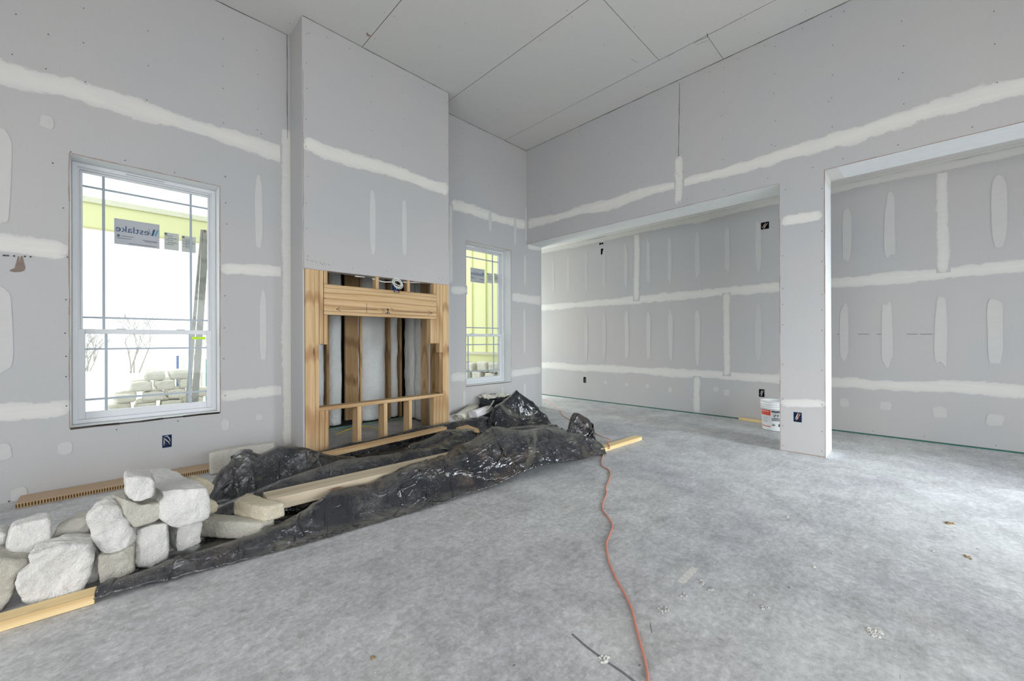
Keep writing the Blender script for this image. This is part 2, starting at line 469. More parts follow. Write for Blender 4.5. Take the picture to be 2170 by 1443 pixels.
    def blob(s, c, rw, rh, st=.55, n=18):
        """a trowel-marked fastener patch with rounded ends"""
        st *= .82; s.k += 1; off = .0008+.00006*s.k; seed = random.uniform(0, 99)
        ci = s.vert(s.pt(c[0], c[1], off), (1, st)); r1 = []; r2 = []
        for k in range(n):
            t = 2*math.pi*k/n
            j = 1+.22*mnoise.noise(Vector((math.cos(t)*1.3+seed, math.sin(t)*1.3, 0)))
            ex = abs(math.cos(t))**.75*math.copysign(1, math.cos(t)); ey = abs(math.sin(t))**.55*math.copysign(1, math.sin(t))
            r1.append(s.vert(s.pt(c[0]+ex*rw*.86*j, c[1]+ey*(rh-rw*.15)*j, off), (.95, st)))
            r2.append(s.vert(s.pt(c[0]+ex*rw*j, c[1]+ey*rh*j, off), (0, st)))
        for k in range(n):
            s.face((ci, r1[k], r1[(k+1) % n]), DRY); s.face((r1[k], r2[k], r2[(k+1) % n], r1[(k+1) % n]), DRY)
    def strip(s, x0, y0, x1, y1, w=.04, st=.5):
        """vertical screw-line patch from picture points (top, bottom)"""
        a, b = s.px(x0, y0), s.px(x1, y1)
        s.blob(((a[0]+b[0])/2, (a[1]+b[1])/2), w, abs(a[1]-b[1])/2, st, 26)
    def screw(s, a, z, r=.0042):
        n = 6; i = [s.vert(s.pt(a+r*math.cos(k*math.pi/3), z+r*math.sin(k*math.pi/3), 0.0052)) for k in range(n)]
        s.face(i, SCREW)
    def screws(s, a, z0, z1, step=.3, jit=.02, double=.15):
        z = z0
        while z < z1:
            s.screw(a+random.uniform(-jit, jit)*.5, z+random.uniform(-jit, jit)*2)
            if random.random() < double: s.screw(a+.03, z+random.uniform(-.02, .02))
            z += step
    def hscrews(s, z, a0, a1, step=.4, jit=.02):
        a = a0
        while a < a1:
            s.screw(a+random.uniform(-jit, jit)*2, z+random.uniform(-jit, jit)*.5); a += step

W1 = (-.244, .695, .487, 2.60); W2 = (3.617, 4.53, .49, 2.60)

# --- left wall (window wall)
w = Wall('Y', YL, .26)
ob = [w.px(354, 935), w.px(1041, 842)]
ob1 = (ob[0][0]-.032, ob[0][0]+.032, ob[0][1]-.055, ob[0][1]+.055)
ob2 = (ob[1][0]-.030, ob[1][0]+.030, ob[1][1]-.055, ob[1][1]+.055)
w.slab(-3.2, 1.303, 0, ZC, [W1, ob1], edge=PLAS_LIT)
w.slab(1.303, 3.04, 2.6, ZC)
w.slab(3.04, XB, 0, ZC, [W2, ob2], edge=PLAS_LIT)
for h in (W1, W2):
    w.rect_edge(h[0]-.004, h[1]+.004, h[2]-.004, h[3]+.004, .006)
w.wline([(W1[0], W1[2]-.008), (W1[1], W1[2]-.004)], .014, GAP, .004)
w.wline([(W2[0], W2[2]-.006), (W2[1], W2[2]-.004)], .008, GAP, .003)
w.mud([w.px(x, y) for x, y in ((-260, 70), (0, 155), (160, 192), (330, 243), (480, 290), (603, 326))], .10)
w.mud([w.px(x, y) for x, y in ((-200, 495), (0, 519), (144, 537))], .075)
w.mud([w.px(x, y) for x, y in ((467, 569), (540, 572), (607, 577))], .062, jag=.12)
w.mud([w.px(x, y) for x, y in ((-200, 885), (0, 878), (150, 866))], .07, .85)
w.mud([w.px(x, y) for x, y in ((467, 840), (540, 833), (610, 825))], .06, .8, jag=.15)
w.mud([w.px(x, y) for x, y in ((607, 272), (608, 600), (611, 945))], .055, .85, jag=.12)
w.mud([w.px(x, y) for x, y in ((955, 434), (1030, 455), (1114, 478))], .085)
w.mud([w.px(x, y) for x, y in ((955, 613), (990, 616))], .06, .8)
w.mud([w.px(x, y) for x, y in ((1084, 629), (1147, 637))], .085, .8, jag=.15)
w.mud([w.px(x, y) for x, y in ((955, 801), (988, 798))], .065, .7)
w.mud([w.px(x, y) for x, y in ((1083, 792), (1147, 783))], .07, .8, jag=.15)
w.mud([w.px(x, y) for x, y in ((1117, 440), (1117, 515))], .045, .95, jag=.15)
w.mud([w.px(x, y) for x, y in ((955, 432), (956, 600))], .03, .5)
w.mud([w.px(x, y) for x, y in ((1118, 522), (1147, 527))], .05, .9, jag=.1)
for a in ((545, 372, 551, 530, .034), (555, 620, 560, 768, .032), (1036, 446, 1041, 492, .03), (1091, 460, 1092, 519, .03),
          (1112, 540, 1113, 606, .03), (1111, 653, 1111, 750, .035), (1112, 812, 1112, 842, .03), (984, 826, 984, 870, .03),
          (0, 268, 2, 480, .05), (3, 610, 6, 790, .05), (1065, 820, 1065, 842, .02)):
    w.strip(*a)
for x, y, rw, rh in ((99, 259, .036, .05), (138, 949, .04, .05), (3, 958, .05, .06), (477, 900, .035, .055), (549, 884, .03, .035), (40, 1050, .04, .06)):
    w.blob(w.px(x, y), rw, rh, .38)
for x in (30, 99, 180, 313, 474, 545): 
    a = w.px(x, 120)[0]; w.screws(a, 3.22, 4.30, .27)
for x in (150, 265, 370, 477): w.screw(*w.px(x, {150: 322, 265: 340, 370: 366, 477: 374}[x]))
for x, y in ((112, 346), (134, 441), (143, 545), (140, 635), (138, 706), (140, 755), (140, 798), (141, 860), (477, 375), (478, 430), (480, 475), (476, 627), (475, 695),
             (474, 760), (477, 838), (247, 910), (377, 892), (64, 1052), (182, 1027), (382, 991), (540, 962), (19, 1062)):
    w.screw(*w.px(x, y), .0048)
for x in (980, 1034, 1088, 1105): w.screws(w.px(x, 400)[0], 3.2, 4.3, .3)
for y in (540, 600, 660, 720, 780): w.screw(*w.px(1090, y)); w.screw(*w.px(1143, y+8)); w.screw(*w.px(983, y))
# torn paper patch left of the window
tp = [(38, 543), (41, 543), (41, 557), (44, 543), (48, 543), (51, 556), (54, 567), (52, 573), (45, 576), (30, 577), (19, 574), (25, 570), (31, 568), (35, 553)]
i_ = [w.vert(w.pt(*w.px(x, y), .0015)) for x, y in tp]
w.face(i_, plain('torn_brown_paper', (.235, .185, .155), .9, var=.25, sc=40))
for x in (8, 12, 17, 30, 53, 65): w.screw(*w.px(x, 541+x*.05), .006)
w.wline([(-3.2, ZC-.003), (1.28, ZC-.003)], .006)
w.wline([(3.05, ZC-.003), (XR, ZC-.003)], .006)
w.wline([(1.275, 3.25), (1.275, ZC)], .006)
tag(w.build('wall_left', origin=(1, YL, 0)), kind='structure')

# --- chimney breast
w = Wall('Y', YC, .10)
XC0, XC1 = 1.305, 3.045
ZW = 1.862
w.slab(XC0, XC1, ZW, ZC, [])
w.mud([w.px(x, y) for x, y in ((641, 303), (700, 322), (780, 347), (860, 372), (951, 404))], .082, 1.1, jag=.3)
w.strip(789, 404, 790, 541, .036); w.strip(857, 423, 857, 545, .032)
for x in (642, 951): 
    a = w.px(x, 300)[0]+(.03 if x < 700 else -.03); w.screws(a, 1.95, 4.3, .28)
for x in (785, 853): w.screws(w.px(x, 300)[0], 3.15, 4.3, .3)
w.hscrews(1.93, 1.45, 3.0, .36); w.hscrews(4.25, 1.5, 3.0, .3)
w.wline([(XC0, ZC-.003), (XC1, ZC-.003)], .006)
w.wline([(XC0, ZW+.001), (XC1, ZW+.001)], .005, EDGE)
w.wline([(XC0+.004, 0.0+ZW), (XC0+.004, 3.8)], .005, EDGE, .003)
for k in range(6):
    a, z = w.px(652+k*9, 551+k*2); w.line((a-.01, z+.008), (a+.01, z-.008), .003, GAP)
# returns of the breast
for x0, x1 in ((XC0-.004, XC0+.012), (XC1-.012, XC1+.0)):
    w.box(x0, x1, YC+.0005, YL, 0, ZC, DRY)
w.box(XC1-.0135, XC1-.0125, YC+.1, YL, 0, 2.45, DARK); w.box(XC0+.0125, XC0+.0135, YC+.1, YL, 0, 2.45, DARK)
w.quad((XC0-.0055, YC+.01, .62), (XC0-.0055, YL-.002, .62), (XC0-.0055, YL-.002, .66), (XC0-.0055, YC+.01, .66), DRY)
w.wline([(XC1-.002, 2.3), (XC1-.002, ZC)], .004, EDGE)
tag(w.build('wall_chimney', origin=(2.1, YC, 0)), kind='structure')

# --- right wall with the two cased openings and the pillar between them
w = Wall('X', XR, XB-XR)
O1 = (.99, 5.2, -.1, 2.77); O2 = (-1.9, .61, -.1, 2.795)
pb = w.px(1690, 884); pbh = (pb[0]-.036, pb[0]+.036, pb[1]-.05, pb[1]+.05)
w.slab(-3.2, YL, 0, ZC, [(O1[0], YL+1, 0, 2.77), (O2[0], O2[1], 0, 2.795), pbh], edge=PLAS_LIT)
w.rect_edge(O1[0]-.003, YL, 2.767, 2.9, .0001)
w.wline([(YL, 2.767), (O1[0]-.004, 2.773), (O1[0]-.004, .01)], .0055, EDGE)
w.wline([(O2[0], 2.80), (O2[1]+.004, 2.799), (O2[1]+.004, 1.6)], .006, EDGE)
w.wline([(O2[1]+.004, 1.6), (O2[1]+.004, .01)], .003, EDGE)
w.wline([(O1[0], .004), (O2[1], .004)], .008, EDGE)
w.mud([w.px(x, y) for x, y in ((1118, 474), (1250, 443), (1340, 416), (1440, 389), (1600, 345), (1800, 288), (1920, 250), (2060, 212), (2250, 155))], .083, 1.0, jag=.42)
w.mud([w.px(x, y) for x, y in ((1438, 330), (1438, 390), (1436, 432))], .052, .95, jag=.2)
w.mud([w.px(x, y) for x, y in ((1654, 469), (1700, 463), (1744, 457))], .062, 1.1, jag=.2)
w.mud([w.px(x, y) for x, y in ((1652, 855), (1700, 856), (1750, 857))], .045, .9, jag=.15)
w.wline([w.px(1440, 175), w.px(1438, 332)], .006)
w.wline([(-3.2, ZC-.003), (YL, ZC-.003)], .008)
for x in (1168, 1175, 1228, 1291, 1358, 1440, 1446, 1533, 1642, 1765, 1915, 2110):
    w.screws(w.px(x, 300)[0], 3.18, 4.3, .26)
w.hscrews(2.85, .7, 4.3, .42); w.hscrews(2.86, -1.2, .5, .42); w.hscrews(4.26, -1, 4.4, .3)
for y in (478, 542, 612, 645, 688, 772, 845, 902, 944): w.screw(*w.px(1659, y)); w.screw(*w.px(1742, y+12))
w.screw(*w.px(1742, 400)); w.screw(*w.px(1665, 402))
# corner patch in the head of the second opening, and corner tape in the reveals
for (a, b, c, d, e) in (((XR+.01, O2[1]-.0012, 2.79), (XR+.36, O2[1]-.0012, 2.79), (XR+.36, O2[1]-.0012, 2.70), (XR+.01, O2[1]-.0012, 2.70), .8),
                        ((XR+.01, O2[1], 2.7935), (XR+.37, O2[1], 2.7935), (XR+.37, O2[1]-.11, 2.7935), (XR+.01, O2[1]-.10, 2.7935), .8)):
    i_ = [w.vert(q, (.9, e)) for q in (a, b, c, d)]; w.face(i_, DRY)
tag(w.build('wall_right', origin=(XR, 2, 0)), kind='structure')

# --- hall wall seen through the openings
w = Wall('X', XF, .15)
bx = []
for x, y, hw, hh in ((1274, 513, .045, .045), (1276, 533, .03, .055), (1621, 478, .05, .05), (1239, 805, .032, .055), (1614, 833, .035, .055)):
    a, z = w.px(x, y); bx.append((a-hw, a+hw, z-hh, z+hh))
w.slab(-3.2, 7.7, 0.012, ZH+.1, bx)
FAR_HOLES = bx
w.mud([w.px(x, y) for x, y in ((1100, 656), (1150, 652), (1340, 636), (1500, 622), (1640, 608), (1780, 599), (1980, 582), (2170, 563), (2400, 542))], .075, .85, jag=.3)
w.mud([w.px(x, y) for x, y in ((1100, 772), (1150, 774), (1340, 784), (1500, 794), (1640, 803), (1780, 810), (1980, 819), (2170, 831), (2400, 845))], .075, .85, jag=.3)
for x, y0, y1 in ((1349, 492, 638), (1998, 357, 578)):
    w.mud([w.px(x, y0), w.px(x, y1)], .055, .8, jag=.2)
for x, y0, y1 in ((1540, 620, 797), (1477, 797, 875)):
    w.mud([w.px(x, y0), w.px(x, y1)], .055, .8, jag=.2)
w.mud([(a, ZH-.045) for a in (-3, -1, 0, 1, 2, 3, 4, 5.5, 7)], .055, .8, jag=.3)
for x in (1172, 1204, 1242, 1280, 1326, 1374, 1419, 1478, 1541, 1607):
    a = w.px(x, 600)[0]; w.blob((a, 2.48+random.uniform(-.02, .02)), .038, .36+random.uniform(-.03, .03), .34 if x > 1300 else .2, 26)
for x in (1242, 1280, 1328, 1374, 1421, 1478, 1607):
    a = w.px(x, 700)[0]; w.blob((a, 1.23+random.uniform(-.03, .03)), .042, .41+random.uniform(-.03, .02), (.42 if 1300 < x < 1500 else .2), 26)
for x, y, r in ((1283, 810, .035), (1328, 815, .035), (1372, 818, .035), (1420, 826, .04), (1517, 825, .04), (1540, 832, .045), (1789, 853, .05), (1877, 860, .05), (1992, 874, .06), (2109, 890, .06)):
    w.blob(w.px(x, y), r, r*1.1, .42)
for x0, y0, x1, y1, q in ((1795, 440, 1795, 556, .046), (1887, 410, 1885, 548, .05), (2118, 366, 2117, 521, .055)): w.strip(x0, y0, x1, y1, q, .42)
for x0, y0, x1, y1, q in ((1790, 645, 1788, 766, .045), (1880, 637, 1880, 778, .05), (1994, 633, 1994, 776, .05), (2110, 630, 2109, 771, .055)): w.strip(x0, y0, x1, y1, q, .45)
for x0, x1 in ((1773, 1780), (1818, 1842), (1858, 1870), (1922, 1945), (1950, 1976)):
    w.line(w.px(x0, 708), w.px(x1, 708), .005, GAP)
w.hscrews(.06, -1, 4.5, .45)
tag(w.build('wall_hall', origin=(XF, 2, 0)), kind='structure')
g = MB(); g.box(XF-.004, XF+.02, -3.2, 7.7, 0.0, .012, plain('green_sill_seal', (.03, .16, .12), .8)); g.box(XF-.001, XF+.02, -3.2, 7.7, .012, .016, GAP)
tag(g.build('trim_1'), kind='structure')

# --- walls behind the camera, hall sides and ends
def solid(name, boxes, mat=DRY):
    b = MB()
    for q in boxes: b.box(*q, mat)
    return tag(b.build(name), kind='structure')
solid('wall_back', [(-3.45, -3.2, -3.45, -1.75, 0, ZC), (-3.45, -3.2, 2.55, 4.85, 0, ZC), (-3.45, -3.2, -1.75, 2.55, 2.6, ZC), (-3.45, -3.2, -1.75, 2.55, 0, .4)])
solid('wall_patio', [(-3.2, -1.15, -3.45, -3.2, 0, ZC), (3.05, 3.9, -3.45, -3.2, 0, ZC), (4.8, XR, -3.45, -3.2, 0, ZC), (3.9, 4.8, -3.45, -3.2, 2.4, ZC), (-1.15, 3.05, -3.45, -3.2, 2.4, ZC)])
solid('wall_hall_south', [(XR, 5.33, -3.45, -3.2, 0, ZC), (6.39, 6.6, -3.45, -3.2, 0, ZC), (5.33, 6.39, -3.45, -3.2, 2.3, ZC)])
solid('wall_hall_north', [(5.13, 5.38, 7.7, 7.9, 0, 3.5), (6.34, 6.6, 7.7, 7.9, 0, 3.5), (5.38, 6.34, 7.7, 7.9, 0, .65), (5.38, 6.34, 7.7, 7.9, 2.35, 3.5)])

# --- floor and ceilings
f = MB()
f.quad((-3.45, -3.45, 0), (6.6, -3.45, 0), (6.6, 7.9, 0), (-3.45, 7.9, 0), CONC)
f.quad((-3.45, -3.45, -.12), (6.6, -3.45, -.12), (6.6, 7.9, -.12), (-3.45, 7.9, -.12), CONC)
for a, b in (((-3.45, -3.45), (6.6, -3.45)), ((6.6, -3.45), (6.6, 7.9)), ((6.6, 7.9), (-3.45, 7.9)), ((-3.45, 7.9), (-3.45, -3.45))):
    f.quad((*a, 0), (*b, 0), (*b, -.12), (*a, -.12), CONC)
def floor_stroke(pts, w0, mat, z=.0006):
    pp = [P(x, y, 'Z', z) for x, y in pts]
    for k, (a, b) in enumerate(zip(pp[:-1], pp[1:])):
        d = (b-a).normalized(); n = Vector((-d.y, d.x, 0))*w0/2
        f.quad(a-n, b-n, b+n, a+n, mat)
floor_stroke([(1212, 1343), (1240, 1368), (1280, 1398), (1320, 1425), (1350, 1448)], .010, SCUFF)
floor_stroke([(1378, 1320), (1381, 1341)], .003, SCUFF)
def floor_splat(x, y, r, mat, z=.0007):
    c = P(x, y, 'Z', z); n = 12; sd = random.uniform(0, 50)
    i = [f.vert((c.x+r*(1+.5*mnoise.noise(Vector((math.cos(t)*2+sd, math.sin(t)*2, 0))))*math.cos(t)*1.5,
                 c.y+r*(1+.5*mnoise.noise(Vector((math.cos(t)*2+sd, math.sin(t)*2, 3))))*math.sin(t), z)) for t in [2*math.pi*k/n for k in range(n)]]
    f.face(i, mat)
for k in range(26):
    x, y, s = random.uniform(900, 2150), random.uniform(1010, 1430), random.uniform(.003, .010)
    floor_splat(x, y, s*(1 if k % 4 else .45), DUST if k % 4 else SCUFF)
floor_stroke([(1442, 1235), (1473, 1203)], .035, DUST)
tag(f.build('floor', origin=(0, 0, 0), recalc=False), kind='structure')

c = Wall('Y', 0, 0)
def cl(p, q, w0=.004):
    (a, b), (d, e) = p, q; L = math.hypot(d-a, e-b); nx, ny = -(e-b)/L*w0/2, (d-a)/L*w0/2
    c.quad((a-nx, b-ny, ZC-.001), (d-nx, e-ny, ZC-.001), (d+nx, e+ny, ZC-.001), (a+nx, b+ny, ZC-.001), GAP)
c.box(-3.45, XB, -3.45, 4.85, ZC, ZC+.15, DRYC)
for x in (-1.8, -.58, .64, 1.905, 3.15, 4.40): cl((x, -3.2), (x, YL if x not in (1.905, 3.15) else (YC if x < 3 else YL)), .005)
for x0, x1, y in ((3.15, 4.40, 2.04), (4.40, XR, 1.52), (1.905, 3.15, .4), (.64, 1.905, 2.4), (-.58, .64, 1.0), (3.15, 4.4, -1.6)): cl((x0, y), (x1, y))
for x in (3.10, 3.20, 4.35, 4.45, 1.86, 1.95, 2.5, 3.75, 1.25, .6, .7, 4.75, 0, -.5):
    y = -2.5
    while y < 4.5:
        yy = y+random.uniform(-.03, .03); r = .0045
        if not (XC0 < x < XC1 and yy > YC):
            c.face([c.vert((x+r*math.cos(k*math.pi/3), yy+r*math.sin(k*math.pi/3), ZC-.002)) for k in range(6)], SCREW)
        y += .4064
    y += .2
def cpx(pts, w0=.003):
    q = [P(x, y, 'Z', ZC) for x, y in pts]
    for a, b in zip(q[:-1], q[1:]): cl((a.x, a.y), (b.x, b.y), w0)
cpx([(1498, 70), (1500, 78), (1480, 86), (1470, 92)], .006); cpx([(1503, 84), (1476, 95)]); cpx([(1430, 112), (1412, 121)]); cpx([(1338, 125), (1352, 133)])
chip = [P(x, y, 'Z', ZC) for x, y in ((776, 70), (779, 68), (781, 73), (786, 74), (783, 78), (778, 76))]
c.face([c.vert((q.x, q.y, ZC-.0015)) for q in chip], EDGE)
tag(c.build('ceiling', origin=(1, 1, ZC)), kind='structure')
c = Wall('Y', 0, 0); c.box(XB-.1, XF+.15, -3.45, 7.9, ZH, ZH+.12, DRYC)
for k in range(len(range(9))-1):
    pass
rows = []
for k in range(0, 210):
    y = -3.1+k*.05
    ww = .07*(1+.35*mnoise.noise(Vector((y*2, 4, 0))))
    rows.append([c.vert((XF-.0005, y, ZH-.001), (.9, .9)), c.vert((XF-ww*.8, y, ZH-.001), (.7, .9)), c.vert((XF-ww, y, ZH-.001), (0, .9))])
for r1, r2 in zip(rows[:-1], rows[1:]):
    for k in range(2): c.face((r1[k], r1[k+1], r2[k+1], r2[k]), DRY)
tag(c.build('ceiling_hall', origin=(5.8, 1, ZH)), kind='structure')

# hall's outer side wall: drywall inside, yellow sheathing with battens outside
YELLOW = plain('yellow_sheathing', (.85, .86, .48), .7, .3, .05, 3)
h = MB(); h.box(5.16, XB, YL+.02, 7.9, 0, ZH+.6, DRY)
h.box(5.13, 5.1595, YL+.27, 7.9, -.2, 4.2, YELLOW)
tag(h.build('wall_hall_side'), kind='structure')
b = MB()
for k in range(7): b.box(5.10, 5.13, 5.02+.42*k, 5.07+.42*k, .92, 4.2, YELLOW)
b.box(5.07, 5.13, YL+.3, 7.9, .88, .93, plain('stone_ledge_cap', (.66, .62, .5), .9))
tag(b.build('trim_2'), kind='structure')

# ------------------------------------------------------------------ windows
def text_mesh(txt, size):
    cu = bpy.data.curves.new('t', 'FONT'); cu.body = txt; cu.size = size; cu.extrude = 0
    o = bpy.data.objects.new('t', cu); COL.objects.link(o)
    me = bpy.data.meshes.new_from_object(o.evaluated_get(bpy.context.evaluated_depsgraph_get()))
    vs = [tuple(v.co) for v in me.vertices]; fs = [tuple(p.vertices) for p in me.polygons]
    bpy.data.objects.remove(o); bpy.data.curves.remove(cu); bpy.data.meshes.remove(me)
    return vs, fs
STK = plain('sticker_film', (.44, .465, .49), .6, .3, .03, 8)
STW = plain('sticker_paper', (.50, .535, .50), .6, .3, .04, 8)
NAVY = plain('navy_print', (.03, .07, .16), .6); TEAL = plain('teal_print', (.10, .33, .42), .6); PRN = plain('grey_print', (.12, .13, .13), .7)
LIME = plain('lime_tape', (.55, .85, .03), .6)

def make_window(name, W, n, gl, x_inset):
    x0, x1, z0, z1 = W
    x0 += .002; x1 -= .002; z0 += .002; z1 -= .002
    root = empty(name, ((x0+x1)/2, 4.80, z0), None, None); root['kind'] = 'structure'
    zm = 1.237
    f = MB()     # fixed outer frame, stepped
    for a, b, y0, y1 in ((0, .030, 4.752, 4.86), (.030, .040, 4.785, 4.86)):
        f.box(x0+a, x0+b, y0, y1, z0, z1, VINYL); f.box(x1-b, x1-a, y0, y1, z0, z1, VINYL)
        f.box(x0+b, x1-b, y0, y1, z1-b, z1-a, VINYL); f.box(x0+b, x1-b, y0, y1, z0+a, z0+b, VINYL)
    f.box(x0+.33*(x1-x0), x0+.6*(x1-x0), 4.7505, 4.752, z1-.018, z1-.015, GAP)
    f.build('window_frame', root)
    def sash(nm, sx0, sx1, sz0, sz1, y0, y1, wv, wb, wt):
        s = MB()
        s.box(sx0, sx0+wv, y0, y1, sz0, sz1, VINYL); s.box(sx1-wv, sx1, y0, y1, sz0, sz1, VINYL)
        s.box(sx0+wv, sx1-wv, y0, y1, sz0, sz0+wb, VINYL); s.box(sx0+wv, sx1-wv, y0, y1, sz1-wt, sz1, VINYL)
        o = s.build(nm, root); bevel(o, .003, 1)
        gx0, gx1, gz0, gz1 = sx0+wv, sx1-wv, sz0+wb, sz1-wt; ym = (y0+y1)/2
        p = MB(); p.box(gx0, gx1, ym+.006, ym+.010, gz0, gz1, GLASS); p.build('glass_pane', o)
        g = MB()
        for gx in (gx0+.120, gx1-.126): g.box(gx-.009, gx+.009, ym-.004, ym+.004, gz0, gz1, GRILLE)
        for gz in ((gz0+.105, gz1-.108) if nm == 'upper_sash' else (gz0+.098, gz1-.125)): g.box(gx0, gx1, ym-.0045, ym+.0045, gz-.008, gz+.008, GRILLE)
        g.build('grille', o)
        return o, (gx0, gx1, gz0, gz1)
    fi = .040
    lo, lg = sash('lower_sash', x0+.022, x1-.022, z0+.03, zm+.018, 4.768, 4.798, .048, .058, .040)
    up, ug = sash('upper_sash', x0+fi, x1-fi, zm-.02, z1-fi, 4.806, 4.836, .016, .03, .016)
    l = MB()
    for q in (.3, .72):
        a = x0+(x1-x0)*q; l.box(a-.03, a+.03, 4.758, 4.790, zm+.0185, zm+.027, VINYL)
    l.build('sash_lock', lo)
    # stickers on the outside of the upper pane, so their print reads backwards from inside
    Y = 4.8195
    s = MB(); sx0, sx1, sz0, sz1 = n['big']
    s.quad((sx0, Y, sz0), (sx1, Y, sz0), (sx1, Y, sz1), (sx0, Y, sz1), STK)
    vs, fs = text_mesh('Westlake', 1.0)
    tw = max(v[0] for v in vs); W_ = (sx1-sx0)*.93; sc = W_/tw
    Yt = Y-.0012; xr = sx1-(sx1-sx0)*.035; zb = sz1-(sz1-sz0)*.50
    # the first letter is drawn by the slanted bars of the emblem, so the W glyph is dropped
    vs2, fs2 = text_mesh('estlake', 1.0); tw2 = max(v[0] for v in vs2); hh = (sz1-sz0)
    sc = (sx1-sx0)*.74/tw2
    base = [s.vert((sx0+(sx1-sx0)*.03+(tw2-v[0])*sc, Yt, zb+v[1]*sc)) for v in vs2]
    for q in fs2: s.face([base[k] for k in q], NAVY)
    a = sx1-(sx1-sx0)*.235; L = (sx1-sx0); ht = sc*.74
    def bar(xa, w_, lean, mat): s.quad((xa+w_, Yt, zb), (xa, Yt, zb), (xa+lean, Yt, zb+ht), (xa+w_+lean, Yt, zb+ht), mat)
    bar(a+.028*L, .010*L, -.045*L, PRN); bar(a+.045*L, .045*L, .045*L, NAVY); bar(a+.115*L, .045*L, .055*L, TEAL)
    for k, (u0, u1, v) in enumerate(((.06, .11, .36), (.07, .12, .33), (.05, .12, .30), (.15, .42, .33), (.05, .36, .24), (.62, .95, .26), (.66, .95, .22), (.30, .92, .06))):
        s.box(sx0+u0*L, sx0+u1*L, Yt-.0003, Yt, sz0+hh*v, sz0+hh*(v+.018 if k > 2 else v+.03), PRN)
    s.build('brand_sticker', up)
    for (sx0, sx1, sz0, sz1), rows_ in ((n['s1'], 5), (n['s2'], 8)):
        s = MB(); s.quad((sx0, Y, sz0), (sx1, Y, sz0), (sx1, Y, sz1), (sx0, Y, sz1), STW)
        L, hh = sx1-sx0, sz1-sz0
        s.box(sx0+.03*L, sx0+.2*L, Yt-.0003, Yt, sz0+hh*.86, sz0+hh*.97, PRN)
        for r in range(rows_):
            v = .80-r*(.62/rows_); a = .25*L if r % 2 else .08*L
            for q in range(4):
                b_ = a+random.uniform(.05, .17)*L
                if b_ > L*.95: break
                s.box(sx0+a, sx0+b_, Yt-.0003, Yt, sz0+hh*v, sz0+hh*(v+.028), PRN); a = b_+.03*L
            if r in (1, 3): s.box(sx0+.04*L, sx1-.04*L, Yt-.0003, Yt, sz0+hh*(v-.03), sz0+hh*(v-.022), PRN)
        s.build('rating_sticker', up)
    s = MB(); a, b_, c_, d_ = n['lime']; s.box(a, b_, 4.7785, 4.7795, c_, d_, LIME); s.build('lime_tape', lo)

def stk(px0, px1, py0, py1, Y=4.82):
    a = P(px0, (py0+py1)/2, 'Y', Y); b = P(px1, (py0+py1)/2, 'Y', Y)
    zt = P((px0+px1)/2, py0, 'Y', Y).z; zb = P((px0+px1)/2, py1, 'Y', Y).z
    return (a.x, b.x, zb, zt)
make_window('window_1', W1, dict(big=stk(242, 338, 469, 522), s1=stk(348, 379, 494, 530), s2=stk(385, 415, 501, 535), lime=stk(405, 434, 714, 719)), None, None)
make_window('window_2', W2, dict(big=stk(997, 1027, 569, 599), s1=stk(1032, 1043, 579, 600), s2=stk(1047, 1056, 580, 600), lime=stk(1054, 1062, 718, 722)), None, None)

# ------------------------------------------------------------------ firebox enclosure and framing
e = MB()
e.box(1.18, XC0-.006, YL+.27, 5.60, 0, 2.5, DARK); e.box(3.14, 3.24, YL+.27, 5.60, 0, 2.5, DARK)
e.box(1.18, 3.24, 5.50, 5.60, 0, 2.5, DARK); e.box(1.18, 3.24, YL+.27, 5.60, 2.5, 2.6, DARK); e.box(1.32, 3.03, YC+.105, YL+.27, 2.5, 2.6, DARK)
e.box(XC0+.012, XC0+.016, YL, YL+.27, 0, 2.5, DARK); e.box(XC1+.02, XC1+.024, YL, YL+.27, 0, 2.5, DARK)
tag(e.build('wall_firebox'), kind='structure')
g = MB(); g.box(1.31, 3.1, 5.30, 5.36, .001, .025, plain('green_treated_plate', (.16, .25, .20), .9, var=.4))
tag(g.build('trim_3'), kind='structure')

fr = empty('firebox_framing', (2.17, YC, 0), 'raw pine framing around the open firebox, with 51" arrow marks on its header', 'timber framing')
def member(name, x0, x1, y0, y1, z0, z1, mat, parent=fr, bv=.002, label=None):
    b = MB(); b.box(x0, x1, y0, y1, z0, z1, mat); o = b.build(name, parent)
    if bv: bevel(o, bv, 1)
    if label: o['label'] = label
    return o
Y0, Y1 = YC-.001, YC+.085
member('post', 1.322, 1.412, Y0, Y1, 0, ZW, WZ); member('post', 1.414, 1.452, Y0, Y1, 0, ZW, WZ)
member('jack_stud', 1.456, 1.494, Y0, Y1, 1.12, ZW, WZ); member('jack_stud', 1.497, 1.535, Y0, Y1, 1.115, ZW-.0, WZ) if 0 else member('jack_stud', 1.500, 1.535, Y0, Y1, 1.115, 1.417, WZ)
member('cripple_stud', 1.500, 1.535, Y0, Y1, 1.730, ZW, WZ)
member('post', 2.945, 3.036, Y0, Y1, 0, ZW, WZ); member('jack_stud', 2.896, 2.942, Y0, Y1, 1.0, ZW, WZ)
member('jack_stud', 2.852, 2.893, Y0, Y1, 1.118, ZW, WZ); member('jack_stud', 2.762, 2.849, Y0, Y1, 1.118, 1.417, WZ)
member('jack_stud', 2.90, 2.942, Y0+.02, Y1+.03, .50, .998, WZD)
member('cripple_stud', 2.812, 2.849, Y0, Y1, 1.73, ZW, WZ)
for a, b in ((2.055, 2.09), (2.445, 2.48)): member('cripple_stud', a, b, Y0, Y1, 1.73, ZW, WZ)
